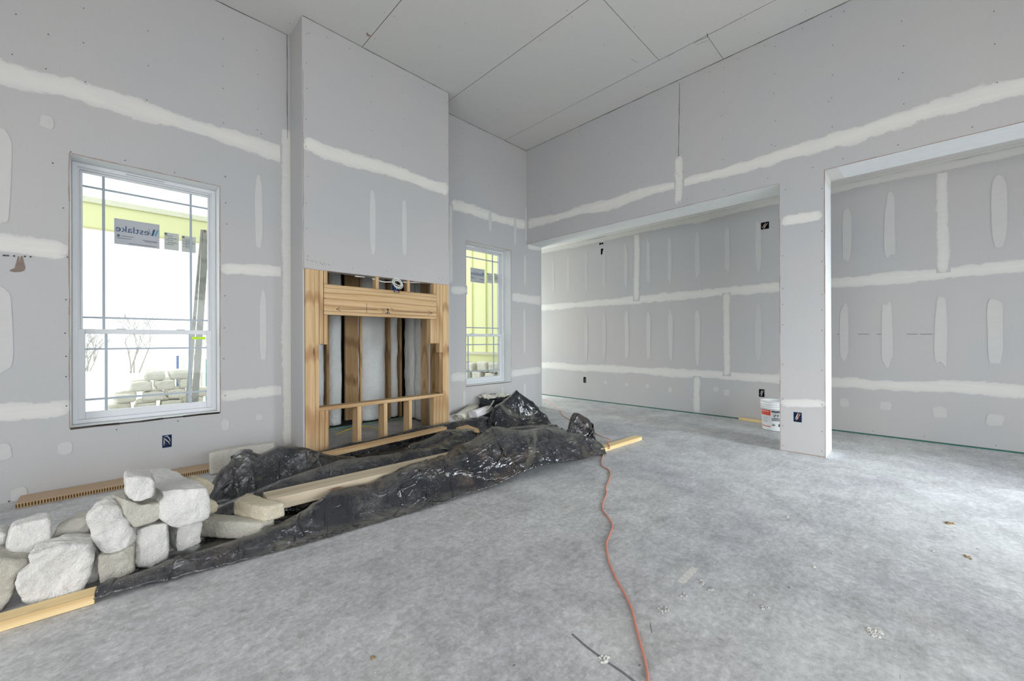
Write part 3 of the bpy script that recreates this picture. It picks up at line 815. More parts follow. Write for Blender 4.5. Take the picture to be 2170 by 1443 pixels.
# header: top plate, beam, bottom plate
member('header_plate', 1.500, 2.849, Y0-.001, Y1, 1.692, 1.728, WX)
member('header_plate', 1.500, 2.849, Y0-.001, Y1, 1.419, 1.455, WX)
hb = MB(); hb.box(1.500, 2.849, Y0, Y1, 1.457, 1.690, WX)
def ink(pts, w_=.004):
    q = [P(700-20+a*280/2170, 560+b*160/1240, 'Y', Y0-.001) for a, b in pts]
    for a, b in zip(q[:-1], q[1:]):
        d = (b-a).normalized(); n = Vector((-d.z, 0, d.x))*w_/2; o_ = Vector((0, -.0007, 0))
        hb.quad(a-n+o_, b-n+o_, b+n+o_, a+n+o_, INK)
ink([(930, 745), (255, 735)]); ink([(310, 708), (255, 738), (325, 772)])
ink([(1170, 765), (1830, 800)]); ink([(1760, 768), (1830, 800), (1755, 828)])
ink([(1055, 732), (1005, 732), (1010, 760), (1045, 762), (1040, 782), (1005, 795)])
ink([(1075, 740), (1108, 732), (1095, 800)], .011); ink([(1055, 802), (1138, 802)], .008)
ink([(1160, 715), (1145, 742)]); ink([(1190, 722), (1165, 750)]); ink([(752, 640), (752, 795)]); ink([(50, 552), (90, 552)], .003)
hb.build('header_beam', fr)
# sill and its short legs
member('sill_plate', 1.452, 2.945, Y0-.002, Y1+.03, .447, .483, WX)
for a, b, mt in ((1.456, 1.505, WZ), (1.508, 1.542, WZ), (1.842, 1.885, WZ), (2.145, 2.188, WZ), (2.462, 2.500, WZ), (2.803, 2.845, WZ), (2.848, 2.888, WZ), (2.891, 2.942, WZ)):
    member('sill_leg', a, b, Y0, Y1 if a < 1.6 or a > 2.8 else Y1+.05, 0, .446, mt)
# rear framing of the firebox
bk = empty('insulated_stud_wall', (2.2, 5.4, 0), 'brown studs and white fibre insulation at the back of the firebox', 'stud wall')
for a, b, mt, y in ((1.935, 1.970, WZD, 5.34), (2.374, 2.402, WZ, 5.33), (2.79, 2.83, WZD, 5.34), (2.975, 3.01, WZD, 5.34), (1.36, 1.40, WZD, 5.34)):
    member('stud', a, b, y, 5.48, .03, 2.4, mt, bk)
member('stud', 2.16, 2.335, 5.30, 5.34, .10, 2.4, WZD, bk, label='wide dark stained stud')
member('stud', 3.03, 3.064, 4.68, 4.86, 0, 2.4, WZ, bk); member('stud', 2.985, 3.025, 4.38, 4.56, 0, 2.4, WZD, bk)
def batt(name, p0, p1, z0, z1, th, par, seed):
    """a lumpy quilt between two floor points"""
    p0, p1 = Vector((*p0, 0)), Vector((*p1, 0)); d = p1-p0; L = d.length; d.normalize(); n = Vector((d.y, -d.x, 0))
    b = MB(); nu, nv = max(6, int(L/.03)), 64; g = []
    for i in range(nu+1):
        row = []
        for j in range(nv+1):
            u, v = i/nu, j/nv; z = z0+(z1-z0)*v
            e_ = min(1, 4*u, 4*(1-u))**.5
            bul = th*(.35+.65*e_)+.018*mnoise.noise(Vector((u*L*9+seed, z*4, seed)))+.012*mnoise.noise(Vector((u*L*22, z*11, seed)))
            q = p0+d*(u*L)+n*bul
            row.append(b.vert((q.x, q.y, z)))
        g.append(row)
    for i in range(nu):
        for j in range(nv): b.face((g[i][j], g[i+1][j], g[i+1][j+1], g[i][j+1]), INSUL, True)
    # back and rim
    bp = [p0, p1]
    c4 = [b.vert((p0.x, p0.y, z0)), b.vert((p1.x, p1.y, z0)), b.vert((p1.x, p1.y, z1)), b.vert((p0.x, p0.y, z1))]
    b.face(c4, INSUL)
    b.face([c4[0]]+[g[i][0] for i in range(nu+1)]+[c4[1]], INSUL); b.face([c4[3]]+[g[i][nv] for i in range(nu+1)]+[c4[2]], INSUL)
    b.face([c4[0]]+g[0]+[c4[3]], INSUL); b.face([c4[1]]+g[nu]+[c4[2]], INSUL)
    return b.build(name, par)
for k, (a, b_) in enumerate(((1.40, 1.93), (1.972, 2.157), (2.337, 2.372), (2.404, 2.788), (2.832, 2.973))):
    batt('insulation_batt', (a, 5.45), (b_, 5.45), .045, 2.4, .10, bk, k*7.3)
batt('insulation_batt', (3.12, 5.40), (3.12, 5.14), .03, 2.4, .06, bk, 31); batt('insulation_batt', (3.12, 5.12), (3.12, 4.905), .03, 2.4, .05, bk, 37)

# white cable with its coil hanging at the header, and the blue box behind it
c = MB()
def hp(a, b, Y=YC-.02): return P(680+a*280/2170, 560+b*160/1240, 'Y', Y)
c.tube([hp(560, 195, YC+.03), hp(640, 205, YC+.03), hp(720, 210, YC+.03)], .006, WIRE)
c.tube([hp(840, 235, YC+.04), hp(930, 265, YC+.02), hp(1040, 292, YC), hp(1190, 290, YC-.02)], .006, WIRE)
c.tube([hp(1340, 292, YC), hp(1450, 298, YC+.03), hp(1620, 298, YC+.05), hp(1700, 305, YC+.06)], .006, WIRE)
ring = []
for k in range(150):
    t = k/150*2*math.pi*5.5; r = .052+.010*math.sin(t*.37)
    q = hp(1262+6*math.sin(t*.21), 312+16*math.sin(t*.17), YC-.03+.012*math.sin(t*.31))
    ring.append(q+Vector((math.cos(t)*r, math.sin(t)*.02, math.sin(t)*r*.9)))
c.tube(ring, .0048, WIRE, 6)
tag(c.build('coiled_cable'), 'white electrical cable coiled in a loop above the firebox header', 'cable')
def elbox(name, c0, hw, hh, depth, mat, axis, label, wires, wmat=WIRE, open_front=True, cat='electrical box', wcol=None):
    """open box let into a wall: c0 front centre; axis 'Y' faces -Y, 'X' faces -X"""
    b = MB(); root = empty(name, c0-Vector((0, 0, hh)), label, cat)
    def T(s, d, z): return (c0.x+s, c0.y+d, c0.z+z) if axis == 'Y' else (c0.x+d, c0.y+s, c0.z+z)
    def bx(s0, s1, d0, d1, z0, z1):
        b.hexa([T(s0, d0, z0), T(s1, d0, z0), T(s1, d1, z0), T(s0, d1, z0), T(s0, d0, z1), T(s1, d0, z1), T(s1, d1, z1), T(s0, d1, z1)], mat)
    t = .003
    bx(-hw, -hw+t, 0, depth, -hh, hh); bx(hw-t, hw, 0, depth, -hh, hh); bx(-hw+t, hw-t, 0, depth, -hh, -hh+t); bx(-hw+t, hw-t, 0, depth, hh-t, hh)
    bx(-hw+t, hw-t, depth-t, depth, -hh+t, hh-t)
    b.build('box_shell', root)
    for k, pts in enumerate(wires):
        w_ = MB(); w_.tube([T(a*hw, .02-.015*math.sin(q/(len(pts)-1)*math.pi), z*hh) for q, (a, z) in enumerate(pts)], .0045 if hw > .03 else .003, wmat[k % len(wmat)] if isinstance(wmat, list) else wmat, 6)
        w_.build('wire', root)
    return root
RED = plain('red_wire', (.35, .08, .07), .5)
elbox('outlet_box', Vector(((ob1[0]+ob1[1])/2, YL+.004, (ob1[2]+ob1[3])/2)), .0305, .053, .07, BLUE, 'Y', 'blue outlet box with curled grey cable low on the wall under the large window',
      [[(-.8, .6), (-.2, .2), (.4, -.2), (.7, -.7)], [(-.6, .75), (.1, .8), (.6, .3), (.75, -.2)], [(-.7, -.8), (-.6, -.2), (-.65, .4)]], CABLE_G)
elbox('outlet_box', Vector(((ob2[0]+ob2[1])/2, YL+.004, (ob2[2]+ob2[3])/2)), .0285, .053, .07, BLUE, 'Y', 'dark blue outlet box under the narrow window, behind the plastic heap', [[(-.3, .5), (.1, 0), (.2, -.6)]], CABLE_G)
elbox('outlet_box', Vector((XR+.004, (pbh[0]+pbh[1])/2, (pbh[2]+pbh[3])/2)), .034, .048, .07, BLUE, 'X', 'outlet box with pink and white wires on the pillar between the openings',
      [[(.5, -.8), (0, -.1), (-.6, .7)], [(.2, -.8), (-.2, 0), (-.3, .7)], [(.7, -.6), (.3, .1), (-.1, .8)]], [WIRE, RED, WIRE])
LB = ['upper and wider of the two small dark holes high on the hall wall', 'lower and narrower of the two small dark holes high on the hall wall', 'square black box with tangled wires high on the hall wall near the pillar',
      'dark outlet box low on the hall wall, toward the far corner', 'dark outlet box with wires low on the hall wall above the bucket']
for (a0, a1, z0, z1), lb, k in zip(FAR_HOLES, LB, range(5)):
    ws = [[(.5, -.8), (0, -.1), (-.6, .7)], [(.2, -.8), (-.2, .3), (.6, .5)], [(.8, -.4), (.3, .1), (-.1, .8)]] if k in (2, 4) else [[(.2, -.8), (0, 0), (.1, .5)]]
    elbox('wall_box' if k in (0, 1, 2) else 'outlet_box', Vector((XF+.004, (a0+a1)/2, (z0+z1)/2)), (a1-a0)/2-.0015, (z1-z0)/2-.0015, .07, DARK, 'X', lb, ws, [WIRE, RED] if k in (2,) else CABLE_G)
jb = hp(1250, 400, YC-.02)
elbox('outlet_box', jb, .030, .045, .06, BLUE, 'Y', 'bright blue box fixed above the firebox header under the cable coil', [[(0, .9), (.2, .3), (-.1, -.3)]], WIRE)

# ------------------------------------------------------------------ limestone blocks
def remesh_stone(name, b, mat, label, group, amp=.010, voxel=.0065, seed=0, smooth=1, origin=None, cuts=0):
    o = b.build(name+'_raw', None, (0, 0, 0))
    md = o.modifiers.new('r', 'REMESH'); md.mode = 'VOXEL'; md.voxel_size = voxel
    sm = o.modifiers.new('s', 'SMOOTH'); sm.iterations = smooth; sm.factor = .5
    me = bpy.data.meshes.new_from_object(o.evaluated_get(bpy.context.evaluated_depsgraph_get()))
    bpy.data.objects.remove(o)
    n = len(me.vertices); co = np.empty(n*3); me.vertices.foreach_get('co', co); co = co.reshape(-1, 3)
    no = np.empty(n*3); me.vertex_normals.foreach_get('vector', no); no = no.reshape(-1, 3)
    if cuts:      # flat broken facets
        rg = np.random.default_rng(seed+7); ce = (co.max(0)+co.min(0))/2; rel = co-ce
        for q in range(cuts):
            nv_ = rg.normal(size=3); nv_[2] *= .8; nv_ /= np.linalg.norm(nv_)
            dd = rel @ nv_; lim = dd.max()*rg.uniform(.84, .96)
            over = np.maximum(dd-lim, 0); rel = rel-np.outer(over*.93, nv_)
        co = rel+ce
    base = Vector(((co[:, 0].min()+co[:, 0].max())/2, (co[:, 1].min()+co[:, 1].max())/2, co[:, 2].min()))
    out = co.copy(); sv = Vector((seed*3.1, seed*1.7, seed*.9))
    for k in range(n):
        p = Vector(co[k])
        d = (mnoise.noise(p*6+sv)*1.0 + (.5-abs(mnoise.noise(p*13+sv)))*.9 + mnoise.noise(p*34+sv)*.4 + (.5-abs(mnoise.noise(p*70+sv)))*.25)
        out[k] = co[k]+no[k]*amp*d
    out[:, 2] = np.maximum(out[:, 2], .001)
    base.z = max(out[:, 2].min(), 0)
    out -= np.array(base)
    me.vertices.foreach_set('co', out.ravel()); me.polygons.foreach_set('use_smooth', [True]*len(me.polygons))
    me.materials.clear(); me.materials.append(mat); me.update()
    o = bpy.data.objects.new(name, me); COL.objects.link(o); o.location = base; WLOC[o.name] = base
    return tag(o, label, 'stone', group)
def stone(label, px, Y0, D, mat, shr=.9, name='limestone_block', seed=0, amp=.010, group='limestone blocks piled at the end of the sheet', voxel=.0065, lean=0, cuts=9):
    fr_ = [P(x, y, 'Y', Y0) for x, y in px]
    zc_ = sum(q.z for q in fr_)/len(fr_)
    fr_ = [Vector((q.x, q.y+lean*(q.z-zc_), max(q.z, .002))) for q in fr_]
    cen = sum(fr_, Vector())/len(fr_)
    # the middle of the block bulges a little, the back face is slightly smaller
    D = Vector(D); bk_ = [cen+(q-cen)*shr+D for q in fr_]; md_ = [cen+(q-cen)*1.0+D*.55 for q in fr_]
    for q in bk_+md_: q.z = max(q.z, .002)
    b = MB(); n = len(fr_)
    A = [b.vert(q) for q in fr_]; M_ = [b.vert(q) for q in md_]; B = [b.vert(q) for q in bk_]
    b.face(A, mat); b.face(B[::-1], mat)
    for R1, R2 in ((A, M_), (M_, B)):
        for k in range(n): b.face((R1[k], R2[k], R2[(k+1) % n], R1[(k+1) % n]), mat)
    return remesh_stone(name, b, mat, label, group, amp, voxel, seed, cuts=cuts)
def block(label, corners, ztop, H, mat, seed=0, amp=.007, name='limestone_block', group='limestone blocks piled at the end of the sheet', voxel=.0085):
    """rectangular block from the picture points of its top corners (front left, front right, back right, back left)"""
    t = [P(x, y, 'Z', ztop) for x, y in corners]
    b = MB(); b.hexa([(q.x, q.y, ztop-H) for q in t]+[tuple(q) for q in t], mat)
    return remesh_stone(name, b, mat, label, group, amp, voxel, seed, 1)

stone('big white limestone rubble lying on the floor behind the yellow board', [(59, 1178), (90, 1170), (127, 1160), (188, 1157), (194, 1186), (191, 1211), (180, 1235), (165, 1255), (110, 1270), (50, 1287), (37, 1268), (30, 1240), (36, 1216), (60, 1201)], 2.66, (.02, .17, 0), WHITE_ST, seed=1, amp=.014)
stone('grey-beige boulder cut by the left edge of the photo, at floor level', [(-75, 1190), (0, 1186), (55, 1188), (52, 1204), (35, 1218), (28, 1236), (26, 1262), (0, 1300), (-70, 1320)], 2.72, (0, .18, 0), GREY_ST, seed=2, amp=.012)
stone('white block with a flat pale-blue top, at the left end of the pile', [(27, 1118), (60, 1108), (104, 1097), (107, 1135), (103, 1164), (70, 1178), (38, 1189), (22, 1180), (15, 1160), (21, 1132)], 2.80, (-.01, .13, 0), WHITE_ST, cuts=3, seed=3, amp=.006)
stone('cream wedge-shaped stone between the flat-topped block and the pointed one', [(112, 1128), (134, 1112), (150, 1104), (187, 1096), (191, 1122), (188, 1146), (176, 1156), (108, 1168), (106, 1150)], 2.86, (.02, .13, .0), CREAM_ST, seed=4)
stone('pointed white rubble stone perched on top of lower blocks', [(186, 1096), (207, 1078), (225, 1070), (245, 1077), (262, 1100), (278, 1128), (288, 1150), (260, 1168), (236, 1181), (210, 1168), (195, 1157), (190, 1130)], 2.70, (.03, .20, 0), WHITE_ST, seed=5, amp=.013)
stone('grey-beige block with a sawn face under the pointed stone', [(209, 1178), (236, 1178), (282, 1160), (284, 1212), (250, 1228), (213, 1241), (208, 1218)], 2.67, (.02, .18, 0), GREY_ST, cuts=3, seed=6, amp=.006)
stone('small pale stone wedged beside the big rubble stone', [(188, 1160), (200, 1158), (212, 1175), (208, 1200), (209, 1238), (178, 1247), (180, 1225), (193, 1200)], 2.76, (.0, .14, 0), WHITE_ST, seed=7)
stone('white block standing upright below the small top block', [(296, 1127), (328, 1113), (356, 1110), (361, 1121), (359, 1155), (357, 1184), (322, 1203), (292, 1203), (288, 1192), (292, 1150)], 2.70, (-.03, .20, 0), WHITE_ST, seed=8, amp=.008)
stone('grey-beige rounded block in the middle of the stack', [(262, 1058), (300, 1070), (345, 1066), (347, 1080), (339, 1100), (326, 1108), (286, 1118), (276, 1108), (260, 1084)], 2.70, (-.055, .17, 0), GREY_ST, cuts=3, seed=9, amp=.006)
stone('small white block at the top left of the stack', [(266, 1013), (300, 1011), (327, 1014), (327, 1040), (325, 1055), (314, 1062), (292, 1064), (270, 1052)], 2.68, (.0, .15, 0), WHITE_ST, seed=10, amp=.007, shr=.97)
stone('largest white block, topmost of the stack', [(353, 1047), (395, 1041), (440, 1034), (446, 1058), (444, 1096), (430, 1104), (404, 1112), (378, 1119), (360, 1113), (347, 1098), (346, 1070), (356, 1060)], 2.66, P(353, 990, 'Z', P(440, 1035, 'Y', 2.66).z)-P(440, 1035, 'Y', 2.66), WHITE_ST, seed=11, amp=.009, shr=.98, cuts=3)
stone('white block directly under the largest block, right side', [(374, 1116), (400, 1108), (429, 1100), (428, 1120), (425, 1137), (428, 1149), (405, 1160), (378, 1171), (374, 1160), (376, 1137)], 2.74, (-.03, .18, 0), WHITE_ST, seed=12, amp=.007)
stone('tan stone peeking out behind the largest white block', [(404, 1020), (420, 1014), (440, 1018), (453, 1029), (452, 1048), (440, 1052), (404, 1045)], 3.04, (-.02, .12, 0), TAN_ST, seed=13, amp=.006)
stone('small tan cobble right of the largest white block', [(430, 1064), (447, 1061), (458, 1063), (464, 1072), (461, 1084), (448, 1092), (430, 1090)], 2.92, (-.02, .12, 0), TAN_ST, seed=14, amp=.005)
stone('olive-grey stone half hidden behind the stack', [(210, 1073), (238, 1062), (268, 1054), (268, 1096), (245, 1104), (215, 1096)], 3.05, (0, .15, 0), GREY_ST, seed=15)
stone('white stone corner at the very left edge of the photo', [(-45, 1130), (0, 1129), (10, 1134), (7, 1158), (0, 1180), (-45, 1190)], 2.92, (0, .12, 0), WHITE_ST, seed=16)
stone('long pale slab leaning at the foot of the left wall', [(445, 963), (475, 955), (530, 946), (582, 939), (582, 960), (575, 985), (540, 992), (446, 1006)], 4.26, (0, .085, 0), CREAM_ST, seed=17, amp=.006, cuts=3, name='stone_slab', group=None, shr=.97)
block('long sawn grey block lying flat on the plastic', [(420, 1103), (552, 1110), (583, 1097), (437, 1086)], .115, .095, GREY_ST, seed=18, amp=.003)
block('rough tan block sitting on the long sawn grey one', [(496, 1062), (562, 1076), (605, 1065), (524, 1044)], .195, .080, TAN_ST, seed=19, amp=.005)

# ------------------------------------------------------------------ lumber
def plank(name, label, a, b, W_, H, z, mat, cat='board', bv=.003, group=None):
    """straight board between two floor points (centre line), top at z+H"""
    a, b = Vector(a), Vector(b); d = b-a; L = d.length; yaw = math.atan2(d.y, d.x)
    m_ = MB(); m_.box(-L/2, L/2, -W_/2, W_/2, 0, H, mat)
    o = m_.build(name, None, (0, 0, 0)); o.location = ((a.x+b.x)/2, (a.y+b.y)/2, z); o.rotation_euler = (0, 0, yaw)
    WLOC[o.name] = Vector(o.location); bevel(o, bv, 2)
    return tag(o, label, cat, group)
plank('lumber_board', 'yellow two-by-four on the floor in front of the stones, left end of the sheet', (-1.35, 2.665), (-.062, 2.575), .088, .040, .001, WYEL)
plank('lumber_board', 'short end of yellow lumber sticking out of the right end of the sheet', (3.5, 2.298), (4.30, 2.255), .088, .040, .001, WYEL)
plank('lumber_beam', 'long grey-beige beam lying across the middle of the plastic', (.66, 2.835), (2.3, 2.74), .165, .075, .115, WGREY, 'beam')
plank('lumber_board', 'thin orange-brown board lying along the back of the plastic by the firebox', (1.05, 3.72), (2.75, 3.90), .085, .038, .105, WX)
plank('lumber_board', 'tan board end on the floor against the hall wall, behind the bucket', (6.37, 1.78), (6.30, 1.0), .06, .035, .001, WYEL)
# offcut on the plastic near the paper rolls
q = [P(x, y, 'Z', .15) for x, y in ((966, 907), (990, 901), (1013, 909), (1016, 914), (986, 913))]
m_ = MB(); m_.prism([(v.x, v.y, .135) for v in q], (0, 0, .02), WX)
tag(m_.build('wood_offcut'), 'small pointed plywood offcut on the back of the plastic near the paper rolls', 'wood offcut')
c_ = P(1766, 909, 'Z', 0)
q = MB(); q.obox((c_.x, c_.y, .001), .075, .03, .035, .7, WYEL)
tag(q.build('wood_offcut'), 'small wood scrap on the floor just right of the pillar', 'wood offcut')
# brown cardboard
def card(name, label, x0, x1, y0, y1, z, hgt, yaw=0.0):
    m_ = MB(); L = x1-x0; W_ = y1-y0
    m_.box(-L/2, L/2, -W_/2, W_/2, hgt-.003, hgt, TAN); m_.box(-L/2, L/2, -W_/2, W_/2, 0, .003, TAN)
    m_.box(-L/2+.001, L/2-.001, -W_/2+.001, W_/2-.001, .003, hgt-.003, HONEY)
    o = m_.build(name, None, (0, 0, 0)); o.location = ((x0+x1)/2, (y0+y1)/2, z); o.rotation_euler = (0, 0, yaw)
    WLOC[o.name] = Vector(o.location)
    return tag(o, label, 'cardboard')
card('honeycomb_cardboard', 'long honeycomb cardboard panel on the floor along the left wall', -.487, 1.26, 4.36, 4.575, .002, .032)
card('honeycomb_cardboard', 'brown cardboard strip on the floor behind the limestone pile', -.75, .10, 3.20, 3.42, .002, .030, .06)

# ------------------------------------------------------------------ black plastic sheet draped over the pile
def make_sheet():
    rng=np.random.default_rng(4)
    NU,NV=250,128
    front=np.array([(-.07,2.53),(.4,2.475),(.9,2.405),(2.,2.30),(3.0,2.215),(3.5,2.18)])
    back=np.array([(.50,3.95),(.9,3.98),(1.45,4.13),(3.0,4.15),(3.6,4.08),(4.38,4.16)])
    left=np.array([(-.07,2.53),(.10,2.9),(.33,3.3),(.50,3.95)])
    right=np.array([(3.5,2.18),(3.85,2.5),(4.05,2.9),(4.12,3.25),(4.3,3.6),(4.38,4.16)])
    def samp(P,n):
        d=np.r_[0,np.cumsum(np.hypot(*np.diff(P,axis=0).T))]; t=np.linspace(0,d[-1],n)
        return np.c_[np.interp(t,d,P[:,0]),np.interp(t,d,P[:,1])]
    F,B=samp(front,NU),samp(back,NU); L,R=samp(left,NV),samp(right,NV)
    u=np.linspace(0,1,NU)[:,None,None]; v=np.linspace(0,1,NV)[None,:,None]
    plan=(1-v)*F[:,None]+v*B[:,None]+(1-u)*L[None]+u*R[None]-((1-u)*(1-v)*F[0]+u*(1-v)*F[-1]+(1-u)*v*B[0]+u*v*B[-1])
    ridges=[
     [(-.05,2.575,.05,.05),(.3,2.56,.08,.05),(.6,2.56,.085,.07),(.8,2.6,.11,.09),(1.0,2.62,.18,.13),(1.26,2.62,.15,.13),(1.58,2.62,.23,.18),(1.91,2.58,.24,.2),(2.1,2.60,.28,.22),(2.37,2.55,.335,.23),(2.64,2.5,.32,.22),(2.9,2.5,.31,.22),(3.3,2.42,.20,.18),(3.55,2.36,.10,.1)],
     [(.45,3.1,.1,.1),(.83,3.1,.18,.13),(1.24,3.1,.23,.16),(1.65,3.1,.19,.14),(2.0,3.15,.15,.14),(2.4,3.2,.16,.15)],
     [(.60,3.62,.22,.11),(.69,3.6,.32,.13),(.80,3.6,.25,.13),(.92,3.6,.28,.13),(1.22,3.6,.17,.15),(1.5,3.6,.10,.12)],
     [(1.35,3.98,.10,.07),(2.0,4.0,.12,.07),(2.84,4.0,.15,.08),(3.3,3.95,.14,.1)],
     [(2.1,3.45,.12,.12),(2.45,3.42,.18,.14),(2.8,3.5,.16,.15)],
     [(3.7,3.98,.27,.13),(3.9,3.98,.36,.13),(4.0,3.95,.44,.09),(4.2,3.85,.29,.1),(4.3,3.7,.1,.08)],
     [(2.95,2.95,.24,.14),(3.3,2.85,.22,.14)],
     [(3.70,2.74,.36,.06),(3.8,2.7,.27,.07),(3.98,2.62,.12,.06)]]
    gx=np.arange(-.4,4.8,.012); gy=np.arange(2.0,4.6,.012)
    GX,GY=np.meshgrid(gx,gy,indexing='ij'); H=np.zeros_like(GX)
    for r in ridges:
        best=np.zeros_like(GX)
        for a,b in zip(r[:-1],r[1:]):
            ax,ay,az,aw=a; bx,by,bz,bw=b
            dx,dy=bx-ax,by-ay; t=np.clip(((GX-ax)*dx+(GY-ay)*dy)/(dx*dx+dy*dy),0,1)
            d=np.hypot(GX-ax-t*dx,GY-ay-t*dy); z=az+(bz-az)*t; w=aw+(bw-aw)*t
            best=np.maximum(best,z*np.exp(-(d/w)**2.6))
        H=np.maximum(H,best)
    # lumps of what lies underneath
    for k in range(46):
        x,y=rng.uniform(.9,4.),rng.uniform(2.5,4.); s=rng.uniform(.05,.13); a=rng.uniform(.01,.05)
        H+=a*np.exp(-(((GX-x)/(s*1.8))**2+((GY-y)/s)**2))*(H>.02)
    def hs(x,y):
        fx=np.clip((x-gx[0])/.012,0,len(gx)-2.001); fy=np.clip((y-gy[0])/.012,0,len(gy)-2.001)
        i=fx.astype(int); j=fy.astype(int); a=fx-i; b=fy-j
        return H[i,j]*(1-a)*(1-b)+H[i+1,j]*a*(1-b)+H[i,j+1]*(1-a)*b+H[i+1,j+1]*a*b
    p=np.zeros((NU,NV,3)); p[...,:2]=plan; 
    surf=p.copy(); surf[...,2]=hs(p[...,0],p[...,1])
    # rest lengths : length over the smoothed pile, plus slack
    def dist(a,b): return np.sqrt(((a-b)**2).sum(-1))
    ru=np.maximum(dist(surf[1:],surf[:-1]),0)*1.0; rv=dist(surf[:,1:],surf[:,:-1])
    # slack varies in patches
    def smooth_noise(n):
        g=rng.uniform(0,1,(n,n)); ii=np.linspace(0,n-1.001,NU); jj=np.linspace(0,n-1.001,NV)
        i=ii.astype(int)[:,None]; j=jj.astype(int)[None]; a=(ii-ii.astype(int))[:,None]; b=(jj-jj.astype(int))[None]
        a=a*a*(3-2*a); b=b*b*(3-2*b)
        return g[i,j]*(1-a)*(1-b)+g[i+1,j]*a*(1-b)+g[i,j+1]*(1-a)*b+g[i+1,j+1]*a*b
    sl=1.01+.34*smooth_noise(8)**1.3
    sl2=1.02+.42*smooth_noise(9)**1.2
    ru*=sl[1:]; rv*=sl2[:,1:]
    rd=(dist(surf[1:,1:],surf[:-1,:-1]))*((sl+sl2)/2)[1:,1:]; re=(dist(surf[1:,:-1],surf[:-1,1:]))*((sl+sl2)/2)[1:,1:]
    p[...,2]=surf[...,2]+.03+rng.normal(0,.002,(NU,NV))
    # correlated starting ripples
    p[...,2]+=.05*smooth_noise(18)+.02*smooth_noise(34)
    vel=np.zeros_like(p); dt=1/60
    edge=np.zeros((NU,NV),bool); edge[:,0]=True; edge[:,-1]=True; edge[0]=True; edge[-1]=True
    ex=p[edge][:,:2].copy()
    def con(a,b,r,k):
        d=b-a; l=np.sqrt((d**2).sum(-1))+1e-9; c=(k*.5*(l-r)/l)[...,None]*d
        a+=c; b-=c
    bend_u=ru[1:]+ru[:-1]; bend_v=rv[:,1:]+rv[:,:-1]
    for st in range(150):
        vel[...,2]-=9.8*dt; vel*=.985 if st<110 else .9; q=p.copy(); p+=vel*dt
        for it in range(5):
            for o in (0,1):
                con(p[o:-1:2],p[o+1::2],ru[o::2],.95); con(p[:,o:-1:2],p[:,o+1::2],rv[:,o::2],.95)
                A=p[o:-1:2,:-1]; Bq=p[o+1::2,1:]; con(A,Bq,rd[o::2],.35)
                A=p[o+1::2,:-1]; Bq=p[o:-1:2,1:]; con(A,Bq,re[o::2],.35)
            # weak bending
            m=(p[2:]+p[:-2])/2-p[1:-1]; p[1:-1]+=m*.035
            m=(p[:,2:]+p[:,:-2])/2-p[:,1:-1]; p[:,1:-1]+=m*.035
            e=p[edge]; e[:,:2]+=(ex-e[:,:2])*.25; p[edge]=e
            h=hs(p[...,0],p[...,1])+.004
            under=p[...,2]<h; p[...,2]=np.where(under,h,p[...,2])
        vel=(p-q)/dt
        vel[under,:2]*=.5
        sp=np.sqrt((vel**2).sum(-1,keepdims=True)); vel*=np.minimum(1,2/(sp+1e-9))
    return p

SP = make_sheet()
nu, nv = SP.shape[:2]
me = bpy.data.meshes.new('plastic_sheet')
idx = np.arange(nu*nv).reshape(nu, nv)
fc = np.stack([idx[:-1, :-1], idx[1:, :-1], idx[1:, 1:], idx[:-1, 1:]], -1).reshape(-1, 4)
org = np.array([2.1, 3.1, 0.0])
me.from_pydata((SP.reshape(-1, 3)-org).tolist(), [], fc.tolist())
me.polygons.foreach_set('use_smooth', [True]*len(me.polygons)); me.materials.append(SHEET)
so = bpy.data.objects.new('plastic_sheet', me); COL.objects.link(so); so.location = org
md = so.modifiers.new('sub', 'SUBSURF'); md.levels = 1; md.render_levels = 1
md = so.modifiers.new('thick', 'SOLIDIFY'); md.thickness = .0012; md.offset = 1
tag(so, 'dusty black plastic sheet draped over the long pile in front of the firebox', 'plastic sheet')

# ------------------------------------------------------------------ paper rolls, wrapped bundle, strap
def roll(name, label, a, b, r, mat, squash=.8, spiral=3.5, thick=.008):
    a, b = Vector(a), Vector(b); d = (b-a).normalized(); s_ = d.cross(Vector((0, 0, 1))).normalized(); u_ = s_.cross(d)
    m_ = MB(); n = int(26*spiral); A = []; B = []
    for k in range(n+1):
        t = -k/26*2*math.pi; rr = r*(1-.78*k/n)*(1+.05*math.sin(k*.9))
        off = s_*math.cos(t)*rr+u_*math.sin(t)*rr*squash
        A.append(m_.vert(a+off+Vector((0, 0, r*squash)))); B.append(m_.vert(b+off*.97+Vector((0, 0, r*squash))))
    for k in range(n): m_.face((A[k], B[k], B[k+1], A[k+1]), mat, True)
    o = m_.build(name, recalc=False); md_ = o.modifiers.new('t', 'SOLIDIFY'); md_.thickness = .004; md_.offset = 0
    return tag(o, label, 'paper roll')
roll('paper_roll', 'large flattened beige roll lying against the left wall beside the firebox', (3.22, 4.25, .05), (3.66, 4.46, .12), .105, PAPER2, .65, 3)
roll('paper_roll', 'white paper roll with a spiral open end next to the black plastic', (3.34, 4.10, .12), (3.95, 4.34, .12), .068, PAPER, .85, 4.2)
m_ = MB()     # loose flattened wrap under the rolls
rows = []
for i in range(26):
    row = []
    for j in range(14):
        x = 3.10+i*.036; y = 4.20+j*.027
        z = .05+.06*max(0, mnoise.noise(Vector((x*4, y*7, 3))))+.10*math.exp(-((x-3.25)/.2)**2)*math.exp(-((y-4.4)/.1)**2)+.012*mnoise.noise(Vector((x*14, y*20, 8)))
        row.append(m_.vert((x, y, max(.004, z))))
    rows.append(row)
for i in range(25):
    for j in range(13): m_.face((rows[i][j], rows[i+1][j], rows[i+1][j+1], rows[i][j+1]), PAPER, True)
